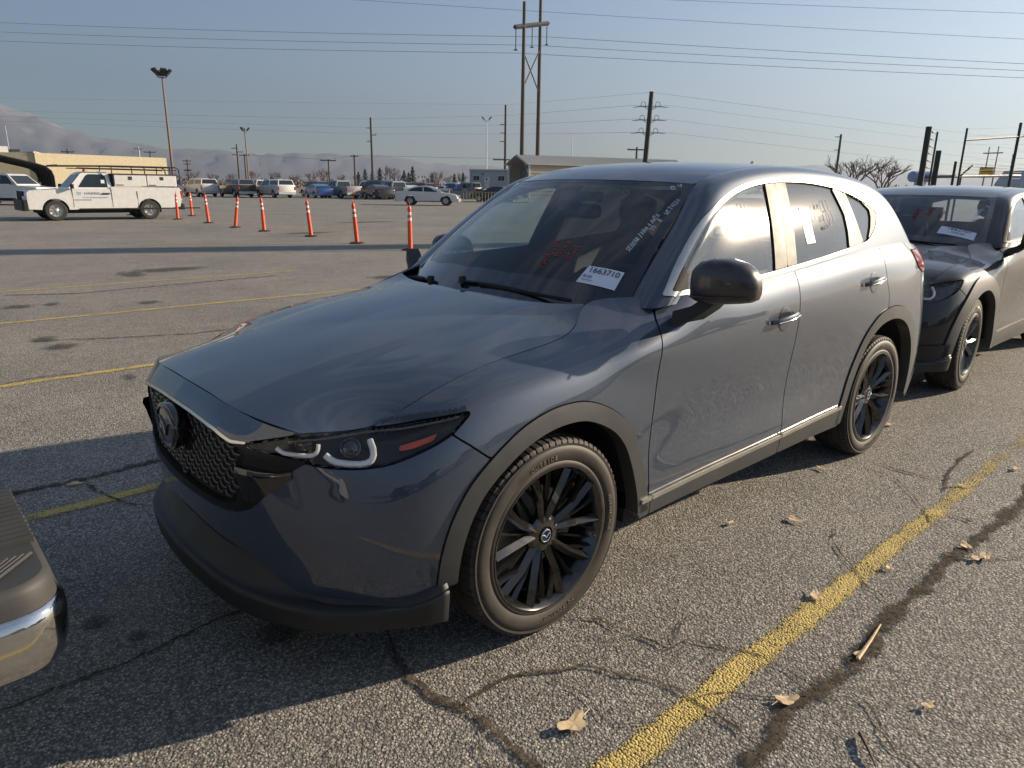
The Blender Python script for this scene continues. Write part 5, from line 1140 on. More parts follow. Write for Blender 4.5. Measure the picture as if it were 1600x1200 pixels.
# --- parked vehicles in the far row; all stand with their tails towards the lot
def at(ratio, D): q = site(ratio*D, D); return (q.x, q.y, 0)
R_row = R(-90)
PV = [
 ('suv', 'parked_suv', (-.472, 86), R_row, 'dblue', (.02, .035, .08), 'dark blue suv at the left end of the far row behind the utility truck', 'suv'),
 ('capped', 'parked_pickup', (-.429, 80), R_row, 'white', None, 'white pickup with a white bed cap, leftmost of the white pickups in the far row', 'pickup'),
 ('capped', 'parked_pickup', (-.380, 79), R_row, 'dgreen', (.018, .022, .020), 'dark pickup with a grey canopy between two white pickups', 'pickup'),
 ('pickup', 'parked_pickup', (-.346, 90), R_row, 'white', None, 'white pickup tailgate showing between the dark pickup and the white crew pickup', 'pickup'),
 ('capped', 'parked_pickup', (-.328, 78.5), R_row, 'white', None, 'white crew pickup with a white cap and a bright tailgate, nearest in the far row', 'pickup'),
 ('suv', 'parked_suv', (-.272, 88), R_row, 'dgreen', None, 'dark suv behind the blue car in the far row', 'suv'),
 ('sedan', 'parked_car', (-.268, 80), R(-100), 'blue', (.02, .09, .28), 'bright blue car in the far row', 'car'),
 ('sedan', 'parked_car', (-.236, 95), R(-90), 'dgreen', None, 'dark low car between the blue car and the silver pickup', 'car'),
 ('pickup', 'parked_pickup', (-.238, 81), R_row, 'silver', (.34, .35, .36), 'silver pickup with a pale tailgate in the middle of the far row', 'pickup'),
 ('van', 'parked_van', (-.197, 90), R_row, 'white', None, 'white van roof behind the silver pickup', 'van'),
 ('van', 'parked_van', (-.190, 84), R_row, 'dgreen', None, 'dark van with a pale rear window behind the dark sedan', 'van'),
 ('sedan', 'parked_car', (-.187, 77), R(-100), 'black', (.015, .017, .022), 'dark sedan with red tail lamps left of the white sedan', 'car'),
 ('suv', 'parked_suv', (-.160, 88), R_row, 'dgreen', None, 'dark suv with a bright roof rack right of the dark van', 'suv'),
 ('pickup', 'parked_pickup', (-.163, 80), R_row, 'silver', None, 'silver pickup tail in the gap right of the dark sedan', 'pickup'),
 ('sedan', 'parked_car', (-.146, 82), R(-95), 'white', None, 'small white car just left of the moving white sedan', 'car'),
 ('suv', 'parked_suv', (-.127, 96), R_row, 'red', (.20, .02, .02), 'dull red suv whose roof shows above the white sedan', 'suv')]
for kind, nm, (ra, D), hd, ck, cc, lab, cat in PV:
    if ck == 'white': m_ = W_
    else: m_ = carpaint(ck, cc or (.02, .02, .02), .1)
    vehicle(kind, nm, at(ra*1.0, D), hd, m_, lab, cat, 'vehicles parked in the far row', cap_mat=carpaint('greycap', (.20, .21, .20)) if ck == 'dgreen' and kind in ('capped',) else None, bumper=M['galv'] if kind in ('pickup', 'capped') else None)
vehicle('sedan', 'white_sedan', at(-.1165, 57), R(137), W_, 'white sedan driving to the right in front of the office trailer', 'car', detail=1)
vehicle('pickup', 'parked_pickup', at(-.690, 46), R(130), W_, 'white pickup parked under the black carport, half cut off by the left edge', 'pickup', detail=1)
vehicle('sedan', 'parked_car', at(-.0265, 72), R(-60), carpaint('black', (.015,)*3), 'dark car peeping above the passenger windshield pillar before the office trailer', 'car')
far_cols = [('white', (.7,)*3), ('greycap', (.2,)*3), ('blue', (.02, .09, .28)), ('black', (.015,)*3), ('silver', (.34,)*3)]
k = 0
for row, D in enumerate((112, 124, 138)):
    for ki, ra in enumerate(np.arange(-.098, -.046, .0105)):
        ck, cc = far_cols[(k*7+row*3) % 5]; kind = ('sedan', 'suv', 'sedan', 'van')[(k*5+row) % 4]; k += 1
        vehicle(kind, 'distant_car', at(ra+row*.003+random.uniform(-.001, .001), D), R(-90+random.uniform(-3, 3)), carpaint(ck, cc), '%s %s in the %s packed row behind the white sedan, %s from the left' % (dict(white='white', greycap='grey', blue='blue', black='black', silver='silver')[ck], kind, ('nearest', 'middle', 'farthest')[row], ('first', 'second', 'third', 'fourth', 'fifth', 'sixth')[ki]), 'car', 'distant cars packed behind the white sedan')
for i, (x, y, hd, kind, col) in enumerate(((-1.5, 13.5, 90, 'suv', 'white'), (3.0, 13.2, 90, 'pickup', 'greycap'), (-6.4, 13.6, 88, 'sedan', 'silver'), (7.2, 13.8, 92, 'suv', 'black'), (-11.0, 13.4, 90, 'van', 'white'), (11.8, 5.5, 180, 'sedan', 'silver'), (11.5, -2.2, 180, 'suv', 'greycap'), (-16, 13.5, 90, 'pickup', 'blue'))):  # unseen parked vehicles, added so the paint has something to reflect
    vehicle(kind, 'parked_'+kind, (x, y, 0), R(hd), W_ if col == 'white' else carpaint(col, dict(greycap=(.2, .21, .2), silver=(.34,)*3, black=(.015,)*3, blue=(.02, .09, .28))[col]), '%s %s parked unseen behind the photographer, added for reflections, number %s of the mirrored row' % (col if col != 'greycap' else 'grey', kind, ('one', 'two', 'three', 'four', 'five', 'six', 'seven', 'eight')[i]), kind, 'unseen vehicles added behind the photographer for reflections')
# --- light masts
def mast(r, f, z, label, heads=5, rad=.11, lean=0, two=False, sc=1.0):
    q = site(r, f); P = empty('light_mast', (q.x, q.y, 0), 0, label=label, cat='light mast')
    m = MB(); m.tube([(0, 0, 0), (0, 0, z-.75*sc)], [rad, rad*.55], 10); m.build('pole', M['rust_pole'] if not two else M['galv'], P, True)
    H = []
    angs = [R(25)+i*2*math.pi/heads for i in range(heads)] if not two else [HD(RT), HD(-RT)]
    for a in angs:
        d = Vector((math.cos(a), math.sin(a), 0)); c = Vector((0, 0, z-.75*sc))
        b = MB(); b.tube([c, c+d*.30*sc, c+d*.48*sc+Vector((0, 0, .12*sc)), c+d*.50*sc+Vector((0, 0, .34*sc))], .035*sc, 6); b.build('bracket', M['steel_dark'], P)
        hd_ = MB(); cc = c+d*.62*sc+Vector((0, 0, .48*sc)); u = (d+Vector((0, 0, 1.0))).normalized(); s_ = Vector((-d.y, d.x, 0)); n_ = u.cross(s_)
        cor = [cc+u*(a1*.33*sc)+s_*(b1*.26*sc)+n_*(c1*.09*sc) for a1, b1, c1 in ((-1, -1, -1), (1, -1, -1), (1, 1, -1), (-1, 1, -1), (-1, -1, 1), (1, -1, 1), (1, 1, 1), (-1, 1, 1))]
        hd_.add(cor, [(0, 3, 2, 1), (4, 5, 6, 7), (0, 1, 5, 4), (1, 2, 6, 5), (2, 3, 7, 6), (3, 0, 4, 7)]); hd_.build('flood_light', M['steel_dark'], P)
    return P
mast(-33.4, 72, 11.7, 'tall rusty light mast with a ring of flood lights behind the utility truck', 6, .13)
mast(-47.0, 130, 10.7, 'light mast with three flood lights behind the dark pickup', 3, .14, sc=.95)
mast(-4.6, 120, 12.1, 'slim pale light mast with two flood lights above the office trailer', 2, .12, two=True, sc=.9)
# --- utility poles
def upole(r, f, z, rad, arms, label, mat='wood_pole', lean=0, cat='utility pole', nm='utility_pole'):
    q = site(r, f); P = empty(nm, (q.x, q.y, 0), HD(RT), label=label, cat=cat)
    m = MB(); m.tube([(0, 0, 0), (lean*z, 0, z)], [rad, rad*.72], 10); m.build('pole', M[mat], P, True)
    for az, a0, a1, r_a in arms:
        b = MB(); b.tube([(a0+lean*az, 0, az), (a1+lean*az, 0, az)], r_a, 6); b.build('cross_arm', M[mat], P)
        for s in ((a0, a1) if a0*a1 < 0 else (a1,)):
            i = MB(); i.lathe([(0, .0001), (0, .07), (.10, .05), (.16, .08), (.26, .0001)], 'z', 8, (s*.95+lean*az, 0, az)); i.build('insulator', M['steel_dark'], P)
    return P
upole(-28.9, 150, 14.3, .26, [(12.3, -.9, 0, .08), (11.0, 0, 1.0, .08), (9.8, -.9, 0, .08)], 'tall pale pole with short staggered arms, middle of the far row skyline', 'wood_pole')
upole(-2.0, 150, 17.0, .28, [(13.3, -1.1, 0, .08), (11.7, -1.1, 0, .08), (10.1, -1.1, 0, .08), (6.6, -2.4, 2.4, .14)], 'slim pole with side arms just left of the twin leg pylon')
upole(-63.6, 170, 9.9, .22, [(9.0, -1.3, 0, .09), (8.2, 0, 1.4, .09), (7.6, -1.2, 0, .09)], 'leaning pole with staggered arms left of the three lamp light mast')
upole(-69.3, 190, 8.6, .22, [(8.2, -1.3, 1.3, .12)], 'short pole with one cross arm right beside the three lamp light mast')
upole(-88.6, 200, 7.3, .22, [(6.9, -1.1, 1.1, .12), (6.1, -1.0, 1.0, .12), (4.5, -1.0, 1.0, .2)], 'pole crowded with transformers above the leftmost white pickup')
upole(-42.8, 170, 6.9, .22, [(6.6, -1.8, 1.8, .14)], 'short pole with a wide cross arm above the blue car')
upole(-32.5, 150, 7.2, .22, [(6.9, -.8, .8, .10)], 'short pole with a small arm above the silver pickup')
upole(-86.1, 170, 9.0, .20, [(8.6, -1.0, 1.0, .10)], 'pale pole above the ladder rack of the utility truck', 'galv')
upole(-83.6, 170, 8.2, .20, [(7.9, -1.4, 1.4, .10)], 'thin pole with a cross arm just right of the pale pole above the ladder rack')
upole(-90.4, 150, 7.6, .20, [(7.0, -1.3, 1.3, .10)], 'thin pole with one arm above the end of the tan building')
upole(19.6, 120, 7.8, .2, [(7.4, -1.5, 1.5, .12)], 'short pole with a transformer low behind the grey suv roof')
upole(39.1, 90, 8.0, .17, [(7.7, -.7, 0, .05), (6.2, -.6, 0, .05)], 'slanting wooden pole above the rear of the grey suv')
upole(12.2, 160, 12.7, .10, [], 'bare whip aerial right of the twin leg pylon', 'galv', 0, 'aerial', 'whip_aerial')
upole(-109, 160, 12.5, .12, [], 'thin lattice mast at the left edge above the tan building', 'galv', 0, 'mast', 'radio_mast')
# dark pole with six stand-off arms
q = site(13.4, 75); P = empty('utility_pole', (q.x, q.y, 0), HD(RT), label='thick dark pole with three tiers of stand-off arms behind the grey suv roof', cat='utility pole')
m = MB(); m.tube([(-.35, 0, 0), (0, 0, 10.65)], [.30, .22], 12); m.build('pole', M['steel_dark'], P, True)
for z in (9.25, 8.0, 6.8):
    for s in (-1, 1):
        a = MB(); c = .0-.03*(10.6-z); a.tube([(c, 0, z), (c+s*.95, 0, z+.03)], .045, 6); a.tube([(c, 0, z-.38), (c+s*.62, 0, z)], .03, 6); a.build('cross_arm', M['steel_dark'], P)
        l = MB(); l.tube([(c+s*.5, 0, z)]+[(c+s*(.72-.22*math.cos(t)), 0, z+.25+.22*math.sin(t)) for t in np.linspace(0, math.pi, 8)]+[(c+s*.94, 0, z)], .025, 5); l.build('jumper_loop', M['steel_dark'], P)
        i = MB(); i.tube([(c+s*.95, 0, z+.03), (c+s*1.75, 0, z-.05+.02*s)], [.05, .02], 6); i.build('insulator', M['steel_dark'], P)
# twin leg pylon
def pylon(r0, r1, f, z0, z1, arm, label, rad=.34, X_=True, dz=0):
    q = site((r0+r1)/2, f); P = empty('twin_leg_pylon', (q.x, q.y, 0), HD(RT), label=label, cat='pylon'); h = (r1-r0)/2; fx = 2.6 if X_ else 0
    for s, z in ((-1, z0), (1, z1)):
        m = MB(); m.tube([(s*h, s*fx, 0), (s*h*.98, s*fx, z)], [rad, rad*.62], 12); m.build('leg', M['wood_pole'], P, True)
    (a0, az0), (a1, az1) = arm; b = MB(); d0 = Vector((a0, -fx*1.9, az0)); d1 = Vector((a1, fx*1.9, az1)); b.tube([d0, d1], rad*.9, 4); b.build('cross_arm', M['steel_dark'], P)
    if X_:
        c = MB(); c.tube([(-h, -fx, z0*.755), (h, fx, z0*.575)], .10, 6); c.build('brace', M['wood_pole'], P); c = MB(); c.tube([(h, fx, z1*.75), (-h, -fx, z0*.575)], .10, 6); c.build('brace', M['wood_pole'], P)
        for k in (.03, .5, .96):
            p = d0+(d1-d0)*k; i = MB(); i.tube([p, p-Vector((0, 0, 2.7))], .07, 6); i.lathe([(0, .0001), (0, .32), (.16, .1), (.3, .0001)], 'z', 8, tuple(p-Vector((0, 0, 2.9)))); i.build('insulator_string', M['steel_dark'], P)
    return P
pylon(.98, 3.42, 110, 25.85, 27.6, ((-2.45, 22.2), (2.45, 24.7)), 'tall wooden twin leg pylon with x brace, behind the windshield of the grey suv')
pylon(127.0, 129.5, 200, 13.2, 13.4, ((-2.6, 11.6), (2.6, 11.8)), 'small far twin leg pylon above the yellow sign at the right', .2, False)
# unseen upright added beyond the right edge to shade a band of the lot
b = MB(); b.box((0, 0, 8), (.55, 1.45, 16), bev=.05); o = b.build('shade_pylon', M['galv'], None, label='tall narrow upright added unseen beyond the right edge to throw a band of shade', cat='pylon'); o.location = (-40.0, .45, 0); o.rotation_euler = (0, 0, SUN_AZ)
b = MB(); b.box((0, 0, .2), (1.2, 2.0, .4)); b.build('footing', M['brake'], o)
# --- wires
def wire(pts, sag, label, r=.03):
    w = MB(); P = [site(a, b, c) for a, b, c in pts]; path = []
    for i in range(len(P)-1):
        s = sag*((P[i+1]-P[i]).length/120)**2
        for k in np.linspace(0, 1, 17)[(0 if i == 0 else 1):]: path.append(P[i].lerp(P[i+1], k)-Vector((0, 0, 4*s*k*(1-k))))
    w.tube(path, r, 4); return w.build('power_line', M['wire'], None, label=label, cat='power line')
wire([(-150, 170, 32), (.10, 110, 19.8), (104, 95, 14.3)], .35, 'lowest of the three conductors hung from the twin leg pylon', .024)
wire([(-150, 170, 33.9), (2.36, 110, 20.85), (104, 95, 15.0)], .35, 'middle one of the three conductors hung from the twin leg pylon', .024)
wire([(-150, 170, 35.8), (4.61, 110, 21.95), (104, 95, 15.6)], .35, 'uppermost of the three conductors hung from the twin leg pylon', .024)
wire([(-150, 150, 42.5), (1.1, 110, 25.3), (104, 95, 18.3)], .3, 'shield wire over the left leg of the twin leg pylon', .02)
wire([(3.4, 110, 27.4), (104, 95, 21.8)], .3, 'shield wire running right from the right leg top of the pylon', .02)
for (zl, zm, zr, za, ze), lab in (((17.0, 14.0, 15.2, 9.38, 8.1), 'top wire of the three on staggered pole arms'), ((15.9, 12.4, 13.4, 8.1, 6.1), 'middle wire of the three on staggered pole arms'), ((14.9, 11.2, 11.7, 6.85, 4.7), 'bottom wire of the three on staggered pole arms')):
    wire([(-150, 185, zl+1), (-28.9, 150, zm), (-2.0, 150, zr-.2), (11.7, 75, za), (15.2, 75, za), (82, 120, ze)], .10, lab, .012)
wire([(-150, 185, 20.8), (-2, 150, 17), (13.4, 75, 10.6), (82, 120, 9.5)], .1, 'thin top wire ending on the thick dark pole', .010)
wire([(-69.3, 190, 8.4), (-42.8, 170, 6.8), (-32.5, 150, 7.1), (-2, 150, 6.8)], .5, 'low sagging line between the short poles of the far row', .022)
# --- office trailer, shed, tan building, carport, barriers
M['trailer_blue'] = simple('pale_blue_siding', (.33, .38, .43), .6, dirt=.05); M['white_trim'] = simple('white_trim', (.62, .62, .60), .6); M['tan_wall'] = simple('tan_wall', (.46, .40, .27), .8, dirt=.05); M['tan_siding'] = simple('tan_metal_siding', (.44, .38, .27), .6)
M['roof_metal'] = simple('pale_roof_metal', (.52, .50, .44), .5, .1); M['shade_tarp'] = simple('grey_tarp', (.16, .18, .18), .8); M['concrete'] = simple('concrete', (.20, .19, .19), .9)
q = site(-3.9, 117); P = empty('office_trailer', (q.x, q.y, 0), HD(RT), label='pale blue office trailer with two windows and white roof edge', cat='trailer')
b = MB(); b.box((0, 2.0, 2.2), (6.5, 4, 3.4)); b.build('wall', M['trailer_blue'], P)
b = MB(); b.box((0, 1.9, 3.95), (6.7, 4.3, .16)); b.build('roof', M['white_trim'], P)
for x, w in ((-2.2, 1.0), (1.75, 1.05)):
    f_o = MB(); f_o.box((x, -.03, 2.65), (w+.12, .06, .84)); fo = f_o.build('window', M['white_trim'], P)
    for s in (-1, 1): g = MB(); g.box((x+s*w*.25, -.07, 2.65), (w*.46, .04, .72)); g.build('pane', M['far_glass'], fo)
b = MB(); b.box((-.5, -.04, 1.9), (.85, .06, 1.9)); d_ = b.build('door', M['white_trim'], P); b = MB(); b.box((-.55, -.08, 2.5), (.25, .03, .30)); b.build('pane', M['far_glass'], d_)
b = MB(); b.box((-.55, -.03, 3.25), (.9, .04, .16)); b.build('name_board', M['letter_blue'], P)
b = MB(); b.lathe([(-.05, .0001), (-.05, .14), (0, .14)], 'y', 12, (-1.15, 0, 3.28)); b.build('porch_lamp', M['steel_dark'], P)
st = MB(); st.tube([(-3.1, -.8, .3), (-1.3, -.8, 1.9), (-.1, -.8, 1.9)], .04, 6); st.tube([(-3.1, -.8, -.0), (-1.3, -.8, 1.0), (-.1, -.8, 1.0)], .06, 6)
for x in (-2.5, -1.9, -1.3, -.7, -.1): st.tube([(x, -.8, .6 if x < -1.3 else 1.0), (x, -.8, 1.2 if x < -1.9 else 1.9)], .025, 6)
st.build('stair_rail', M['trailer_blue'], P)
for i in range(8):
    s = MB(); s.box((0, -.012, .75+i*.42), (6.45, .02, .03)); s.build('siding_rail', M['trailer_blue'], P)
ax = Vector((16.7, 8, 0)).normalized(); q = site(.5, 100); rd = (RT*ax.x+FW*ax.y)
P = empty('storage_shed', (q.x, q.y, 0), HD(rd), label='long tan metal shed with a ribbed roof and an open gable end', cat='shed')
b = MB()
for y in (-3.15, 3.15):
    w_ = MB(); w_.box((13, y, 2.15), (26, .12, 4.3)); w_.build('wall', M['tan_siding'], P)
for s in (-1, 1):
    r_s = MB(); r_s.loft([[(x, s*3.45, 4.25), (x, 0, 5.45), (x, 0, 5.55), (x, s*3.45, 4.35)] for x in (-.5, 26.3)]); rf = r_s.build('roof', M['roof_metal'], P)
    for k in range(48):
        x = -.3+k*.56; c = MB(); c.tube([(x, s*3.46, 4.38), (x, 0, 5.585)], .055, 4); c.build('roof_rib', M['roof_metal'], rf)
for k in range(9):
    c = MB(); c.box((13, -3.23, .5+k*.45), (26, .05, .06)); c.build('wall_rib', M['tan_siding'], P)
e = MB(); e.box((.05, -3.1, 2.1), (.2, .35, 4.25)); e.build('corner_post', M['white_trim'], P); e = MB(); e.box((.05, 3.1, 2.1), (.2, .35, 4.25)); e.build('corner_post', M['white_trim'], P)
e = MB(); e.box((1.8, 0, 1.9), (.1, 6.0, 3.8)); e.build('tarp', M['shade_tarp'], P)
for s in (-1, 1): e = MB(); e.tube([(-.05, s*3.0, 3.2), (-.05, s*1.9, 4.55)], .07, 6); e.build('knee_brace', M['galv'], P)
# tan building
def wallbox(P, a, b, z, depth, mat, nm='wall', side=1):
    a = site(*a); b = site(*b); d = (b-a); L = d.length; d.normalize(); n_ = Vector((-d.y, d.x, 0))*side; loc = P.matrix_basis.inverted() if False else None
    V = [a, b, b+n_*depth, a+n_*depth]; V = [v-Vector(P.location) for v in V]; mb = MB(); mb.add([(*v.xy, 0) for v in V]+[(*v.xy, z) for v in V], [(3, 2, 1, 0), (4, 5, 6, 7), (0, 1, 5, 4), (1, 2, 6, 5), (2, 3, 7, 6), (3, 0, 4, 7)]); return mb.build(nm, mat, P), V, d, n_
q = site(-48.6, 75); P = empty('tan_building', (q.x, q.y, 0), 0, label='low tan flat roofed building at the left behind the carport', cat='building')
_, V1, d1, n1 = wallbox(P, (-90, 103), (-48.6, 75), 4.15, 14, M['tan_wall'], side=1)
_, V2, d2, n2 = wallbox(P, (-48.6, 75.1), (-65.5, 109), 4.12, 9, M['tan_wall'], side=1)
_, V3, d3, n3 = wallbox(P, (-66, 110), (-57, 113), 4.1, 8, M['tan_wall'], side=1)
for (Va, Vb, z) in ((V1[0], V1[1], 4.2), (V2[0], V2[1], 4.2), (V3[0], V3[1], 4.2)):
    c = MB(); c.tube([Va+Vector((0, 0, z)), Vb+Vector((0, 0, z))], .10, 4); c.build('parapet', M['roof_metal'], P)
for i in range(7):
    for (Va, dd, nn, off, wz, z0, zz) in ((V1[1], -d1, n1, 3+i*5, 1.9, 1.2, 2.3), (V2[0], d2, n2, 11+i*2.6, .9, 1.2, 2.8)):
        c_ = Va+dd*off-nn*.05 if False else Va+dd*off; o_ = -nn*.06; p1 = c_+o_; p2 = c_+dd*wz+o_; w = MB(); w.loft([[p1+Vector((0, 0, z0)), p2+Vector((0, 0, z0)), p2+Vector((0, 0, zz)), p1+Vector((0, 0, zz))], [p1-o_*.9+Vector((0, 0, z0)), p2-o_*.9+Vector((0, 0, z0)), p2-o_*.9+Vector((0, 0, zz)), p1-o_*.9+Vector((0, 0, zz))]]); w.build('window', M['far_glass'] if i % 2 or True else M['white_trim'], P)
for i in range(3): c = MB(); p_ = V2[0]+d2*(13+i*2.2)-n2*.35; c.tube([p_+Vector((0, 0, 3.5)), p_+n2*.3+Vector((0, 0, 3.9))], .05, 4); c.build('awning_strut', M['steel_dark'], P)
for i in range(4): c = MB(); p_ = V2[0]+d2*(2+i*8)+n2*3; c.box((p_.x, p_.y, 4.45), (.9, .9, .6)); c.build('roof_unit', M['white_trim'] if i % 2 == 0 else M['steel_dark'], P)
# carport: bent sheet roof carried down to the ground on one side
q = site(-33.8, 54); P = empty('black_carport', (q.x, q.y, 0), HD(RT)+R(40), label='black curved metal carport open to the front at the left edge', cat='carport')
pr_ = [(-5.6, 2.55), (-3.2, 3.22), (-1.1, 2.72), (-.45, 2.52), (-.1, 2.2), (.02, 1.8), (.02, 0)]
b = MB(); b.loft([[(x, y, z) for x, z in pr_]+[(x-.06, y, z-.09) for x, z in pr_[::-1]] for y in (0, 7)]); b.build('roof_shell', M['black'], P)
for k in range(6):
    c = MB(); c.tube([(x-.10, .2+k*1.35, z-.12) for x, z in pr_], .11, 6); c.build('rib', M['steel_dark'], P)
c = MB(); c.tube([(-5.5, .1, 2.5), (-5.5, .1, 0)], .08, 6); c.build('post', M['steel_dark'], P)
# concrete barrier and railing before the distant cars
for k in range(6):
    q0 = site(-9.6+k*1.45, 84-k*4.0*.0); P = None
    b = MB(); b.loft([[(x, -.28, 0), (x, .28, 0), (x, .20, .25), (x, .09, .9), (x, -.09, .9), (x, -.20, .25)] for x in (-.70, .70)])
    o = b.build('concrete_barrier', M['concrete'], None, label='grey concrete barrier before the distant cars, %s from the left' % ('first', 'second', 'third', 'fourth', 'fifth', 'sixth')[k], cat='barrier', group='concrete barriers before the distant cars'); o.location = (q0.x, q0.y, 0); o.rotation_euler = (0, 0, HD(RT))
q = site(-3.2, 66); P = empty('railing', (q.x, q.y, 0), HD(RT), label='yellow and green metal railing before the office trailer', cat='railing'); M['rail_green'] = simple('faded_green_rail', (.28, .30, .16), .6)
for z in (.1, .95): b = MB(); b.tube([(-1.4, 0, z), (4.5, 0, z)], .035, 6); b.build('rail', M['rail_green'], P)
for k in range(22): b = MB(); b.tube([(-1.4+k*.28, 0, .1), (-1.4+k*.28, 0, .95)], .022, 5); b.build('baluster', M['rail_green'], P)
# --- trees
def bare_tree(r, f, h, label, seed, w=1.0, group='bare trees behind the far row'):
    q = site(r, f); rnd = random.Random(seed); P = empty('bare_tree', (q.x, q.y, 0), rnd.random()*6, label=label, cat='tree', group=group)
    tr = MB(); tr.tube([(0, 0, 0), (.05, 0, h*.25)], [h*.03, h*.022], 6); cr_ = MB()
    def grow(p, d, L, r_, n):
        q_ = p+d*L; m_ = p.lerp(q_, .5)+Vector((rnd.uniform(-1, 1), rnd.uniform(-1, 1), 0))*L*.06; (tr if n > 4 else cr_).tube([p, m_, q_], [r_, r_*.85, r_*.65], 4 if n < 4 else 5, cap=False)
        if n == 0: return
        for _ in range(3 if n > 2 else 2+(rnd.random() < .6)):
            a = rnd.uniform(0, 6.28); t_ = rnd.uniform(.3, .75); nd = (d+Vector((math.cos(a), math.sin(a), rnd.uniform(-.1, .35)))*t_*w).normalized(); grow(p.lerp(q_, rnd.uniform(.6, 1)), nd, L*rnd.uniform(.62, .85), max(r_*.62, .012), n-1)
    for k in range(4):
        a = k*1.6+rnd.random(); grow(Vector((.05, 0, h*.2)), Vector((math.cos(a)*.5*w, math.sin(a)*.5*w, 1)).normalized(), h*.25, h*.017, 4)
    tr.build('trunk', M['bark'], P, fix=False); cr_.build('crown', M['twig'], P, fix=False); return P
def evergreen(r, f, h, label, seed, w=.32):
    q = site(r, f); rnd = random.Random(seed); P = empty('evergreen_tree', (q.x, q.y, 0), 0, label=label, cat='tree', group='evergreen trees behind the far row')
    t_ = MB(); t_.tube([(0, 0, 0), (0, 0, h*.9)], [h*.03, h*.005], 6); t_.build('trunk', M['bark'], P); c = MB()
    for _ in range(1500):
        k = rnd.random()**.8; z = h*(.06+.94*k); rr_ = h*w*(1-k)**.8*(.45+.55*rnd.random())*(.8+.3*math.sin(k*40+seed)); a = rnd.uniform(0, 6.28); s = h*.035*(1.2-k*.5); p = Vector((rr_*math.cos(a), rr_*math.sin(a), z)); d = Vector((math.cos(a), math.sin(a), -.35)).normalized()*s*1.7; e = Vector((-math.sin(a), math.cos(a), rnd.uniform(-.3, .3)))*s*.6
        c.add([p-e, p+e, p+d], [(0, 1, 2)])
    c.build('crown', M['needles'], P, fix=False)
M['bark'] = simple('bark', (.10, .075, .060), .9); M['twig'] = simple('twigs', (.15, .105, .09), .9); M['needles'] = simple('needles', (.028, .045, .028), .8, var=.4)
BT = [(-.437, 185, 5.0, 'above the leftmost white pickup'), (-.41, 185, 4.6, 'right of the pole with transformers'), (-.384, 186, 4.4, 'between leftmost white pickup and dark pickup'), (-.355, 186, 5.4, 'behind the pole beside the three lamp mast'), (-.324, 186, 5.2, 'just right of the three lamp light mast'), (-.30, 186, 4.4, 'low, above the white crew pickup'), (-.276, 182, 5.4, 'widest, above the dark suv'), (-.258, 178, 6.2, 'bushy, above the blue car'), (-.236, 186, 4.6, 'above the silver pickup front'), (-.214, 186, 4.8, 'above the silver pickup tail'), (-.1725, 176, 7.0, 'large, left of the tall evergreen'), (-.160, 180, 5.2, 'small, beside the large bare tree'), (-.106, 176, 5.6, 'above the roof of the white sedan'), (-.118, 186, 4.0, 'low, left of the tree above the white sedan'), (-.075, 176, 5.4, 'next to the office trailer'), (-.088, 186, 4.6, 'between the white sedan tree and the trailer tree')]
for i, (ra, f, h, lab) in enumerate(BT): bare_tree(ra*f, f, h, 'leafless brown tree '+lab, 20+i, .9, 'bare trees behind the far row')
for i, (ra, f, h, lab) in enumerate([(-.212, 180, 4.4, 'small dark evergreen, leftmost of the conifers'), (-.203, 178, 5.0, 'second conifer from the left on the skyline'), (-.193, 176, 4.8, 'third conifer, just left of the tall pale pole'), (-.183, 174, 5.3, 'conifer just right of the tall pale pole'), (-.150, 180, 4.9, 'dark conifer right of the large bare tree'), (-.144, 176, 4.4, 'low conifer touching its taller neighbour'), (-.1385, 172, 5.6, 'tallest dark conifer, above the white sedan'), (-.112, 178, 4.2, 'conifer above the roof of the white sedan'), (-.082, 176, 4.2, 'conifer left of the office trailer'), (-.070, 172, 4.4, 'conifer touching the office trailer')]): evergreen(ra*f, f, h, lab, 70+i, .30)
bare_tree(32.0, 70, 5.8, 'leafless tree left of two above the rear of the grey suv', 401, 1.1, None); bare_tree(34.6, 69, 5.6, 'leafless spreading tree right of two, against the dark suv roof', 402, 1.25, None)
hb = MB(); rnd = random.Random(4)  # unseen belt of trees added for the door reflections
for _ in range(5000):
    x = rnd.uniform(-120, 80); y = 75+rnd.uniform(0, 12); h = rnd.uniform(.3, 1)*(2.6+1.2*math.sin(x*.21)+1.1*math.sin(x*.67)); p = Vector((x, y, h*rnd.random())); s_ = .55; a = rnd.uniform(0, 6.28); hb.add([p, p+Vector((math.cos(a)*s_, math.sin(a)*s_, .2)), p+Vector((math.cos(a+1)*s_*.5, math.sin(a+1)*s_*.5, s_*1.4))], [(0, 1, 2)])
hb.build('reflection_tree_belt', M['twig'], None, fix=False, kind='stuff', label='unseen leafless tree belt added behind the photographer for the doors to mirror')
hb = MB(); rnd = random.Random(9)
for _ in range(9000):
    ra = rnd.uniform(-.75, .55); f = rnd.uniform(196, 240); h = rnd.uniform(.3, 1)*(2.6+1.0*math.sin(ra*37)+.6*math.sin(ra*90)); p = site(ra*f, f, h*rnd.random()); s = .5; a = rnd.uniform(0, 6.28); hb.add([p, p+Vector((math.cos(a)*s, math.sin(a)*s, .2)), p+Vector((math.cos(a+1)*s*.5, math.sin(a+1)*s*.5, s*1.4))], [(0, 1, 2)])
hb.build('far_scrub', M['twig'], None, fix=False, kind='stuff', label='brown leafless scrub along the skyline beyond the lot')
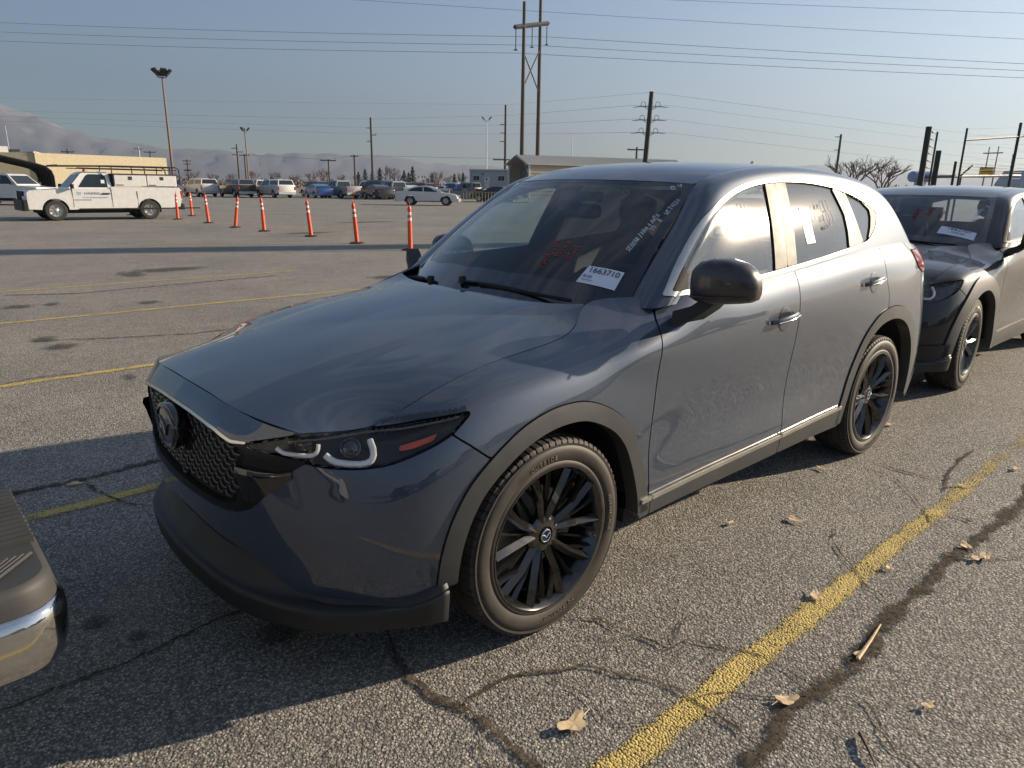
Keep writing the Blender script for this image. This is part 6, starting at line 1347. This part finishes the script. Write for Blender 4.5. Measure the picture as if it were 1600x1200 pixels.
# --- fence poles at the right, with wires, rail and sign
def post(r, f, z, rad, label, mat, lean=0):
    q = site(r, f); m = MB(); m.tube([(0, 0, 0), (0, 0, z)], rad, 12); o = m.build('fence_post', M[mat], None, True, label=label, cat='post'); o.location = (q.x, q.y, 0); return o
p1 = post(12.1, 22, 3.36, .085, 'thick black post at the left end of the tall wire fence', 'steel_dark')
p2 = post(12.82, 22.8, 3.28, .030, 'thin pole with clips just right of the thick black post', 'steel_dark'); p3 = post(13.35, 23.5, 2.78, .08, 'shorter thick post behind the thin pole', 'steel_dark')
p4 = post(13.35, 22.5, 2.42, .04, 'short thin post beside the shorter thick post', 'steel_dark'); p5 = post(12.98, 21.6, 3.30, .030, 'tall thin gate post carrying the left end of the horizontal rail', 'steel_dark')
p6 = post(16.1, 24, 3.68, .045, 'tall post carrying the right end of the horizontal rail', 'steel_dark'); p7 = post(16.35, 24.4, 2.75, .05, 'short grey post beside the tall right post', 'galv')
for i in range(6):
    z = 3.22-i*.20; m = MB(); a = site(12.2, 22, z); b = site(12.75, 22.7, z-.03); m.tube([a, a.lerp(b, .25)], .022, 6); m.tube([a, b], .008, 4); m.build('wire_tensioner', M['steel_dark'], None, label='black wire tensioner between the thick post and thin pole, number %s from the top' % ('one', 'two', 'three', 'four', 'five', 'six')[i], cat='fence fitting', group='wire tensioners on the thick post')
def rod(pts, r, nm, lab, cat, mat='steel_dark', group=None): m = MB(); m.tube([site(*p) for p in pts], r, 5); return m.build(nm, M[mat], None, label=lab, cat=cat, group=group)
rod([(12.98, 21.6, 2.97), (16.1, 24, 3.26), (19, 26.2, 3.5)], .028, 'fence_rail', 'straight horizontal rail between the tall fence posts', 'rail')
for i, z in enumerate((3.28, 3.08, 2.86, 2.62, 2.42, 2.22, 2.10)): rod([(13.0, 21.6, z), (16.1, 24, z+.25*(1 if i < 2 else .7)), (20, 27, z+.5*(1 if i < 2 else .7))], .004, 'fence_wire', '%s strand from the top of the tall wire fence at the right' % ('first', 'second', 'third', 'fourth', 'fifth', 'sixth', 'seventh')[i], 'wire', 'wire', 'strands of the wire fence at the right')
for i, z in enumerate((2.38, 2.30, 2.20, 2.08, 1.98)): rod([(13.4, 22.6, z), (18.5, 27, z+.04)], .005, 'barbed_wire', '%s low barbed strand from the top, above the dark suv roof' % ('first', 'second', 'third', 'fourth', 'fifth')[i], 'wire', 'wire', 'barbed strands above the dark suv roof')
rod([(14.49, 24, 1.6), (14.49, 24, 2.05), (14.8, 24, 2.36)], .03, 'bent_bracket', 'short slanting outrigger arm above the dark suv roof', 'bracket')
rod([(13.0, 23.5, 1.98), (20.5, 30, 2.2)], .05, 'fence_top_rail', 'dark top rail of the fence just above the dark suv roof', 'rail')
q = site(19.1, 30, 2.36); P = empty('yellow_sign', (q.x, q.y, q.z), HD(RT), label='small yellow warning sign on the fence at the right', cat='sign'); b = MB(); b.box((0, 0, 0), (.56, .02, .30)); b.build('sign_plate', simple('sign_yellow', (.75, .42, .02), .5), P)
text_obj('sign_lettering', 'WARNING', .13, M['ink'], P, frame((0, -.014, 0), (1, 0, 0), (0, 0, 1)), .0005, 'CENTER', .8)
b = MB(); b.box((0, -.012, .13), (.54, .006, .03)); b.build('sign_border', M['ink'], P)
q = site(22.0, 40, 2.3); b = MB(); b.loft([[(x, .5*k*math.cos(t), .30*k*math.sin(t)) for t in np.linspace(0, 6.283, 13)[:-1]] for x, k in ((-.62, .5), (-.5, .95), (.5, .95), (.62, .5))]); o = b.build('blue_tank', simple('blue_tank', (.22, .33, .50), .5), None, True, label='pale blue tank behind the thick fence post', cat='tank'); o.location = q; o.rotation_euler = (0, 0, HD(RT))
s = MB(); s.tube([(0, 0, -2.3), (0, 0, -.25)], .3, 8); s.build('tank_leg', M['galv'], o)
for k in range(5):
    q = site(21.2+k*1.0, 31+k*.6, 0); b = MB(); b.loft([[(x, -1, z0), (x, 1, z0), (x, .8, z1), (x, -.8, z1)] for x, z0, z1 in ((-.5, 0, 1.9), (-.2, 0, 2.42-.05*k), (.5, 0, 2.34), (.62, 0, 1.7))]); o = b.build('stacked_panel', M['galv'], None, label='grey machinery housing behind the fence, %s right of the yellow sign' % ('first', 'second', 'third', 'fourth', 'fifth')[k], cat='machinery', group='grey housings behind the fence'); o.location = q; o.rotation_euler = (0, 0, HD(RT)+.3*k)
# --- leaves and twigs on the asphalt
M['leaf'] = simple('dry_leaf', (.58, .44, .27), .8, var=.3, scale=60)
LV = [(.28,1.28,.050,'tan leaf nearest the bottom edge of the photo, left of the yellow line'),(-1.50,1.06,.036,'dry leaf alone between the front door and the yellow line'),(-1.24,.88,.02,'tiny leaf scrap near the rocker of the front door'),(-.93,1.44,.036,'curled leaf lying on the edge of the yellow line'),(-.29,1.65,.036,'pale leaf by the wide crack right of the yellow line'),(-1.84,1.69,.034,'leaf on the crack, uppermost of the cluster of three'),(-1.75,1.76,.030,'leaf below left in the cluster of three by the crack'),(-1.80,1.78,.036,'leaf below right in the cluster of three by the crack'),(-1.38,1.54,.026,'small leaf just right of the yellow line'),(-2.24,.85,.030,'leaf in the sun near the rear door'),(-2.59,1.46,.030,'small leaf on the far worn end of the yellow line'),(-3.10,1.58,.030,'leaf at the right edge beyond the yellow line'),(-3.37,.79,.034,'leaf beside the rear wheel of the grey suv'),(-.60,1.95,.022,'reddish leaf scrap at the lower right'),(-.69,1.70,.018,'leaf crumb near the pale twig'),(.99,-1.61,.035,'brown leaf on the crack beside the chrome bumper')]
for i, (x, y, s, lab) in enumerate(LV):
    rnd = random.Random(50+i); rot = rnd.random()*6.3; V = []; n = 14; s *= 1.0
    for k in range(n):
        t_ = 2*math.pi*k/n; r_l = s*(1+.28*math.sin(3*t_+i)+.15*rnd.uniform(-1, 1)); a, b_ = r_l*math.cos(t_), .55*r_l*math.sin(t_); V.append((a, b_, .004+.009*(s/.04)*(a/s)**2*.5+.006*abs(b_)/s+rnd.uniform(0, .003)))
    V.append((0, 0, .007)); m = MB(); m.add(V, [(k, (k+1) % n, n) for k in range(n)]); m.tube([(s*.9, 0, .008), (s*1.6, .01, .005)], .0015, 4); o = m.build('dry_leaf', M['leaf'], None, fix=False, label=lab, cat='leaf', group='dry leaves on the asphalt'); o.location = (x, y, .006); o.rotation_euler = (0, 0, rot)
for a, b, lab, m_, r_t in (((-.66, 1.71), (-.93, 1.68), 'pale straight twig lying along the wide crack', 'leaf', .005), ((-.32, 1.86), (-.23, 1.94), 'short dark twig near the bottom right edge', 'bark', .005)):
    m = MB(); m.tube([(a[0], a[1], .012), ((a[0]+b[0])/2+.006, (a[1]+b[1])/2+.004, .016), (b[0], b[1], .010)], [r_t*1.4, r_t, r_t*.5], 5); m.build('twig', M[m_], None, True, label=lab, cat='twig')
# ================================================================ tail of the pickup parked in front of the grey suv
M['bumper_pad'] = simple('bumper_pad', (.034, .034, .034), .6, bump=.0006, bscale=500); M['bumper_chrome'] = simple('bumper_chrome', (.62, .61, .59), .06, 1.0, dirt=.05)
P = empty('chrome_bumper_pickup', (1.395, -.09, 0), 0, label='tail of a pickup with chrome step bumper and ribbed pad at the left edge', cat='pickup')
YE = .865; ZT = .700
def bumper_end(sg, y0):
    # outline in plan: inner end, rear face, rounded corner, end face running forward
    pts = [((.55-.55*k)*1.0, y0, (0, -1)) for k in (0, .5, .9)]+[(.06-.06*math.sin(t), y0+.06-.06*math.cos(t), (-math.sin(t), -math.cos(t))) for t in np.linspace(.2, math.pi/2, 5)]
    pts += [(0, y, (-1, 0)) for y in np.linspace(y0+.07, YE-.11, 10)]+[(.10-.10*math.cos(t), YE-.10+.10*math.sin(t), (-math.cos(t), math.sin(t))) for t in np.linspace(.05, math.pi/2, 9)]+[(x, YE+.01*x, (0, 1)) for x in np.linspace(.12, .62, 10)]
    def band(zs, nm, mat, cap=False):
        b = MB(); rows = [[(x+n_[0]*o, sg*(y+n_[1]*o), z) for x, y, n_ in pts] for z, o in zs]; b.loft(rows, cap=False, closed=False)
        if cap: tp = rows[-1]; k = len(tp); b.add(tp, [tuple(range(k))])
        b.build(nm, mat, P, True, angle=55)
    band(((.470, -.05), (.480, -.025), (.500, -.006), (.54, .006), (.60, .010), (.628, .006), (.638, -.004)), 'chrome_bumper', M['bumper_chrome'])
    band(((.638, -.006), (.655, -.008), (.682, -.010), (.694, -.016), (.700, -.026)), 'step_pad', M['bumper_pad'], True)
    n = int((YE-.20-y0-.05)/.030)
    for i in range(n):
        r_ = MB(); r_.box((.245, sg*(y0+.045+i*.030), ZT+.001), (.46, .018, .014), bev=.003); r_.build('pad_rib', M['bumper_pad'], P)
    for i in range(17):
        a = -.04+i*.015; y1 = YE-.055; r_ = MB(); x0 = a; r_.tube([(x0, sg*(YE-.165), ZT+.004), (x0+.10, sg*y1, ZT+.002)], .0045, 4)
        if x0 > .03: r_.build('pad_rib', M['bumper_pad'], P)
bumper_end(1, .21); bumper_end(-1, .21)
b = MB(); b.box((.22, 0, .555), (.16, .56, .15), bev=.02); b.build('plate_recess', M['bumper_pad'], P)
b = MB(); b.box((.90, 0, .95), (.60, 1.9, .9), bev=.06); b.box((.78, 0, .60), (.5, 1.5, .1)); b.build('truck_bed', carpaint('silver', (.34, .35, .36)), P)
b = MB(); b.box((.585, 0, .98), (.05, 1.55, .62), bev=.01); b.build('tailgate', carpaint('silver', (.34,)*3), P)
# ================================================================ black suv parked behind the grey one
def warp50(Xp):
    Y = Xp.copy(); x, y, z = Xp[..., 0], Xp[..., 1], Xp[..., 2]
    Y[..., 1] = y*1.030
    # squarer nose, lower roof, flatter bonnet
    k = np.clip((z-1.12)/.5, 0, 1); Y[..., 2] = z-.075*k+.035*np.exp(-((z-.92)/.12)**2)*np.clip((x+.3)/.8, 0, 1)
    Y[..., 0] = np.where(x < -.45, x*1.045+.02, x)
    return Y
D0 = Vector((-4.79, -.115, 0))
dark = empty('black_suv', D0, R(0), label='black suv with a red marked windshield and label 1663707 parked behind the grey suv', cat='car')
S2, U2, H2, R2, W2, AFi2, ARi2 = build_suv(dark, M['paint_black'], warp50, clad='cladding', trim='cladding_dark')
M['clad50'] = simple('mid_grey_cladding', (.055, .055, .055), .5, 0, .1)  # one even grey for the flares and rockers of the black suv
def big_arch(Pp, c, k): return shrunk(Pp, c, k)
for A, c in ((ARCH_F, (.02, .36)), (ARCH_R, (2.70, .36))):
    S2.panel('wheel_flare', [big_arch(A, c, 1.13), [(c[0]-1, .27), (c[0]-1, 2), (c[0]+1, 2), (c[0]+1, .27)]], [shrunk(A, c, .90)], M['clad50'], dark, gap=.001, off=.012, side='LR', depth=.06)
t_ = list(np.linspace(.56, 2.18, 12)); S2.panel('rocker_cladding', [[(s, rz(s, -.03)) for s in t_]+[(s, .27) for s in t_[::-1]]], [], M['clad50'], dark, gap=.001, off=.012, side='LR', depth=.03)
S2.panel('lower_bumper', [[(-2.2, .40), (-.40, .44), (-.40, .2), (-2.2, .2)]], [ARCH_F], M['cladding_dark'], dark, gap=0, off=.012, side='C', depth=.03)
S2.panel('side_intake', [[(-1.16, .72), (-.92, .70), (-.80, .66), (-.78, .50), (-.84, .44), (-1.12, .44)]], [], M['gloss_black'], dark, gap=0, off=.004, side='LR', depth=.02)
S2.panel('reflector', [[(-.875, .53), (-.83, .53), (-.83, .455), (-.87, .455)]], [], M['lamp_ring'], dark, gap=0, off=.010, side='LR', depth=.01)
lip(dark, warp50); grille(S2, dark, False); 
dark_eb = [o for o in dark.children if o.name.startswith('emblem')]
S2.panel('headlight_bowl', [('in', LAMP, -.012)], [], M['lamp_bowl'], dark, gap=0, off=-.030, side='LR', thick=False)
S2.panel('headlight_rim', [LAMP], [('in', LAMP, .006)], M['gloss_black'], dark, gap=.0015, off=.0005, side='LR', depth=.03)
S2.panel('headlight_lens', [LAMP], [], M['lens'], dark, gap=.006, off=.001, side='LR', thick=False)
for pts in (((-.99,.825),(-.975,.800),(-.95,.785),(-.915,.782),(-.89,.79),(-.875,.815)), ((-.815,.835),(-.80,.805),(-.775,.782),(-.735,.770),(-.695,.770),(-.665,.785),(-.65,.810),(-.648,.838))):
    both(ribbon(S2, lin(pts, 24), .0085, -.010, 6), 'daytime_running_light', M['lamp_ring'], dark)
door_handles(S2, dark, mat=M['paint_black']); door_mirrors(dark, M['mirror_black'], None, (-.76, 1.065, 1.16)); wipers(W2, dark); interior(dark, W2, -.03, False)
TX2 = [('GOODYEAR', R(66), .304, .034), ('GOODYEAR', R(262), .304, .034)]
for x, rot in ((0, R(50)), (-2.80, R(10))):
    for s in (1, -1): make_wheel(dark, (x, s*.80, .366), s, .368, .232, .235, rot, R(4) if x == 0 else 0, 1, TX2 if s > 0 else None)
fl = MB(); fl.box((-1.35, 0, .29), (1.9, 1.66, .06)); fl.box((.1, 0, .32), (1.0, 1.05, .08)); fl.build('floor_pan', M['black'], dark)
for x, rr_ in ((-.02, .455), (-2.80, .48)):
    for s in (1, -1):
        a = MB(); a.lathe([(s*.50, .05), (s*.50, rr_+.01), (s*.70, rr_+.01), (s*.88, rr_+.004)], 'y', 30, (x, 0, .37), a0=0, a1=math.pi); a.build('wheel_housing', M['black'], dark, True)
def wpatch2(K, quad, mat, name, off, P, n=6):
    V = []
    for i in range(n+1):
        for j in range(n+1):
            u, v = i/n, j/n; x = sum(c*q[0] for c, q in zip(((1-u)*(1-v), u*(1-v), u*v, (1-u)*v), quad)); y = sum(c*q[1] for c, q in zip(((1-u)*(1-v), u*(1-v), u*v, (1-u)*v), quad)); V.append(K.at(x, y, off)[0])
    mb = MB(); mb.add(V, [(i*(n+1)+j, (i+1)*(n+1)+j, (i+1)*(n+1)+j+1, i*(n+1)+j+1) for i in range(n) for j in range(n)]); return mb.build(name, mat, P, True)
lab2 = wpatch2(W2, [(-.62, .36), (-.655, .62), (-.570, .63), (-.53, .36)], M['label'], 'windshield_label', .004, dark)
p, n = W2.at(-.60, .50, .0065); dd = (W2.at(-.615, .62, .0065)[0]-W2.at(-.58, .38, .0065)[0]).normalized(); yy = n.cross(dd)
if yy.z < 0: yy = -yy
for s_, u, v, z in (('1663707', 0, .026, .058), ('AVIS 683', 0, -.020, .030)): text_obj('label_text', s_, z, M['ink'], lab2, frame(p+dd*u+yy*v, dd, yy), .0002, 'CENTER', .95)
strokes(W2, hand('MANUTUA'), (-.66, .14), (-.80, .12), .040, M['paint_pen_red'], 'windshield_writing', dark, .0018)
strokes(W2, hand('TRUCK'), (-.72, .22), (-.80, .22), .040, M['paint_pen_red'], 'windshield_writing', dark, .0018)
strokes(W2, hand('UTAH'), (-.72, .32), (-.80, .32), .040, M['paint_pen_red'], 'windshield_writing', dark, .0018)
strokes(W2, hand('SEE / 4 ANTA'), (-.76, .56), (-.95, .555), .030, M['paint_pen_white'], 'windshield_writing', dark, .002)
strokes(W2, hand('88 W'), (-.95, .585), (-1.05, .58), .028, M['paint_pen_white'], 'windshield_writing', dark, .002)
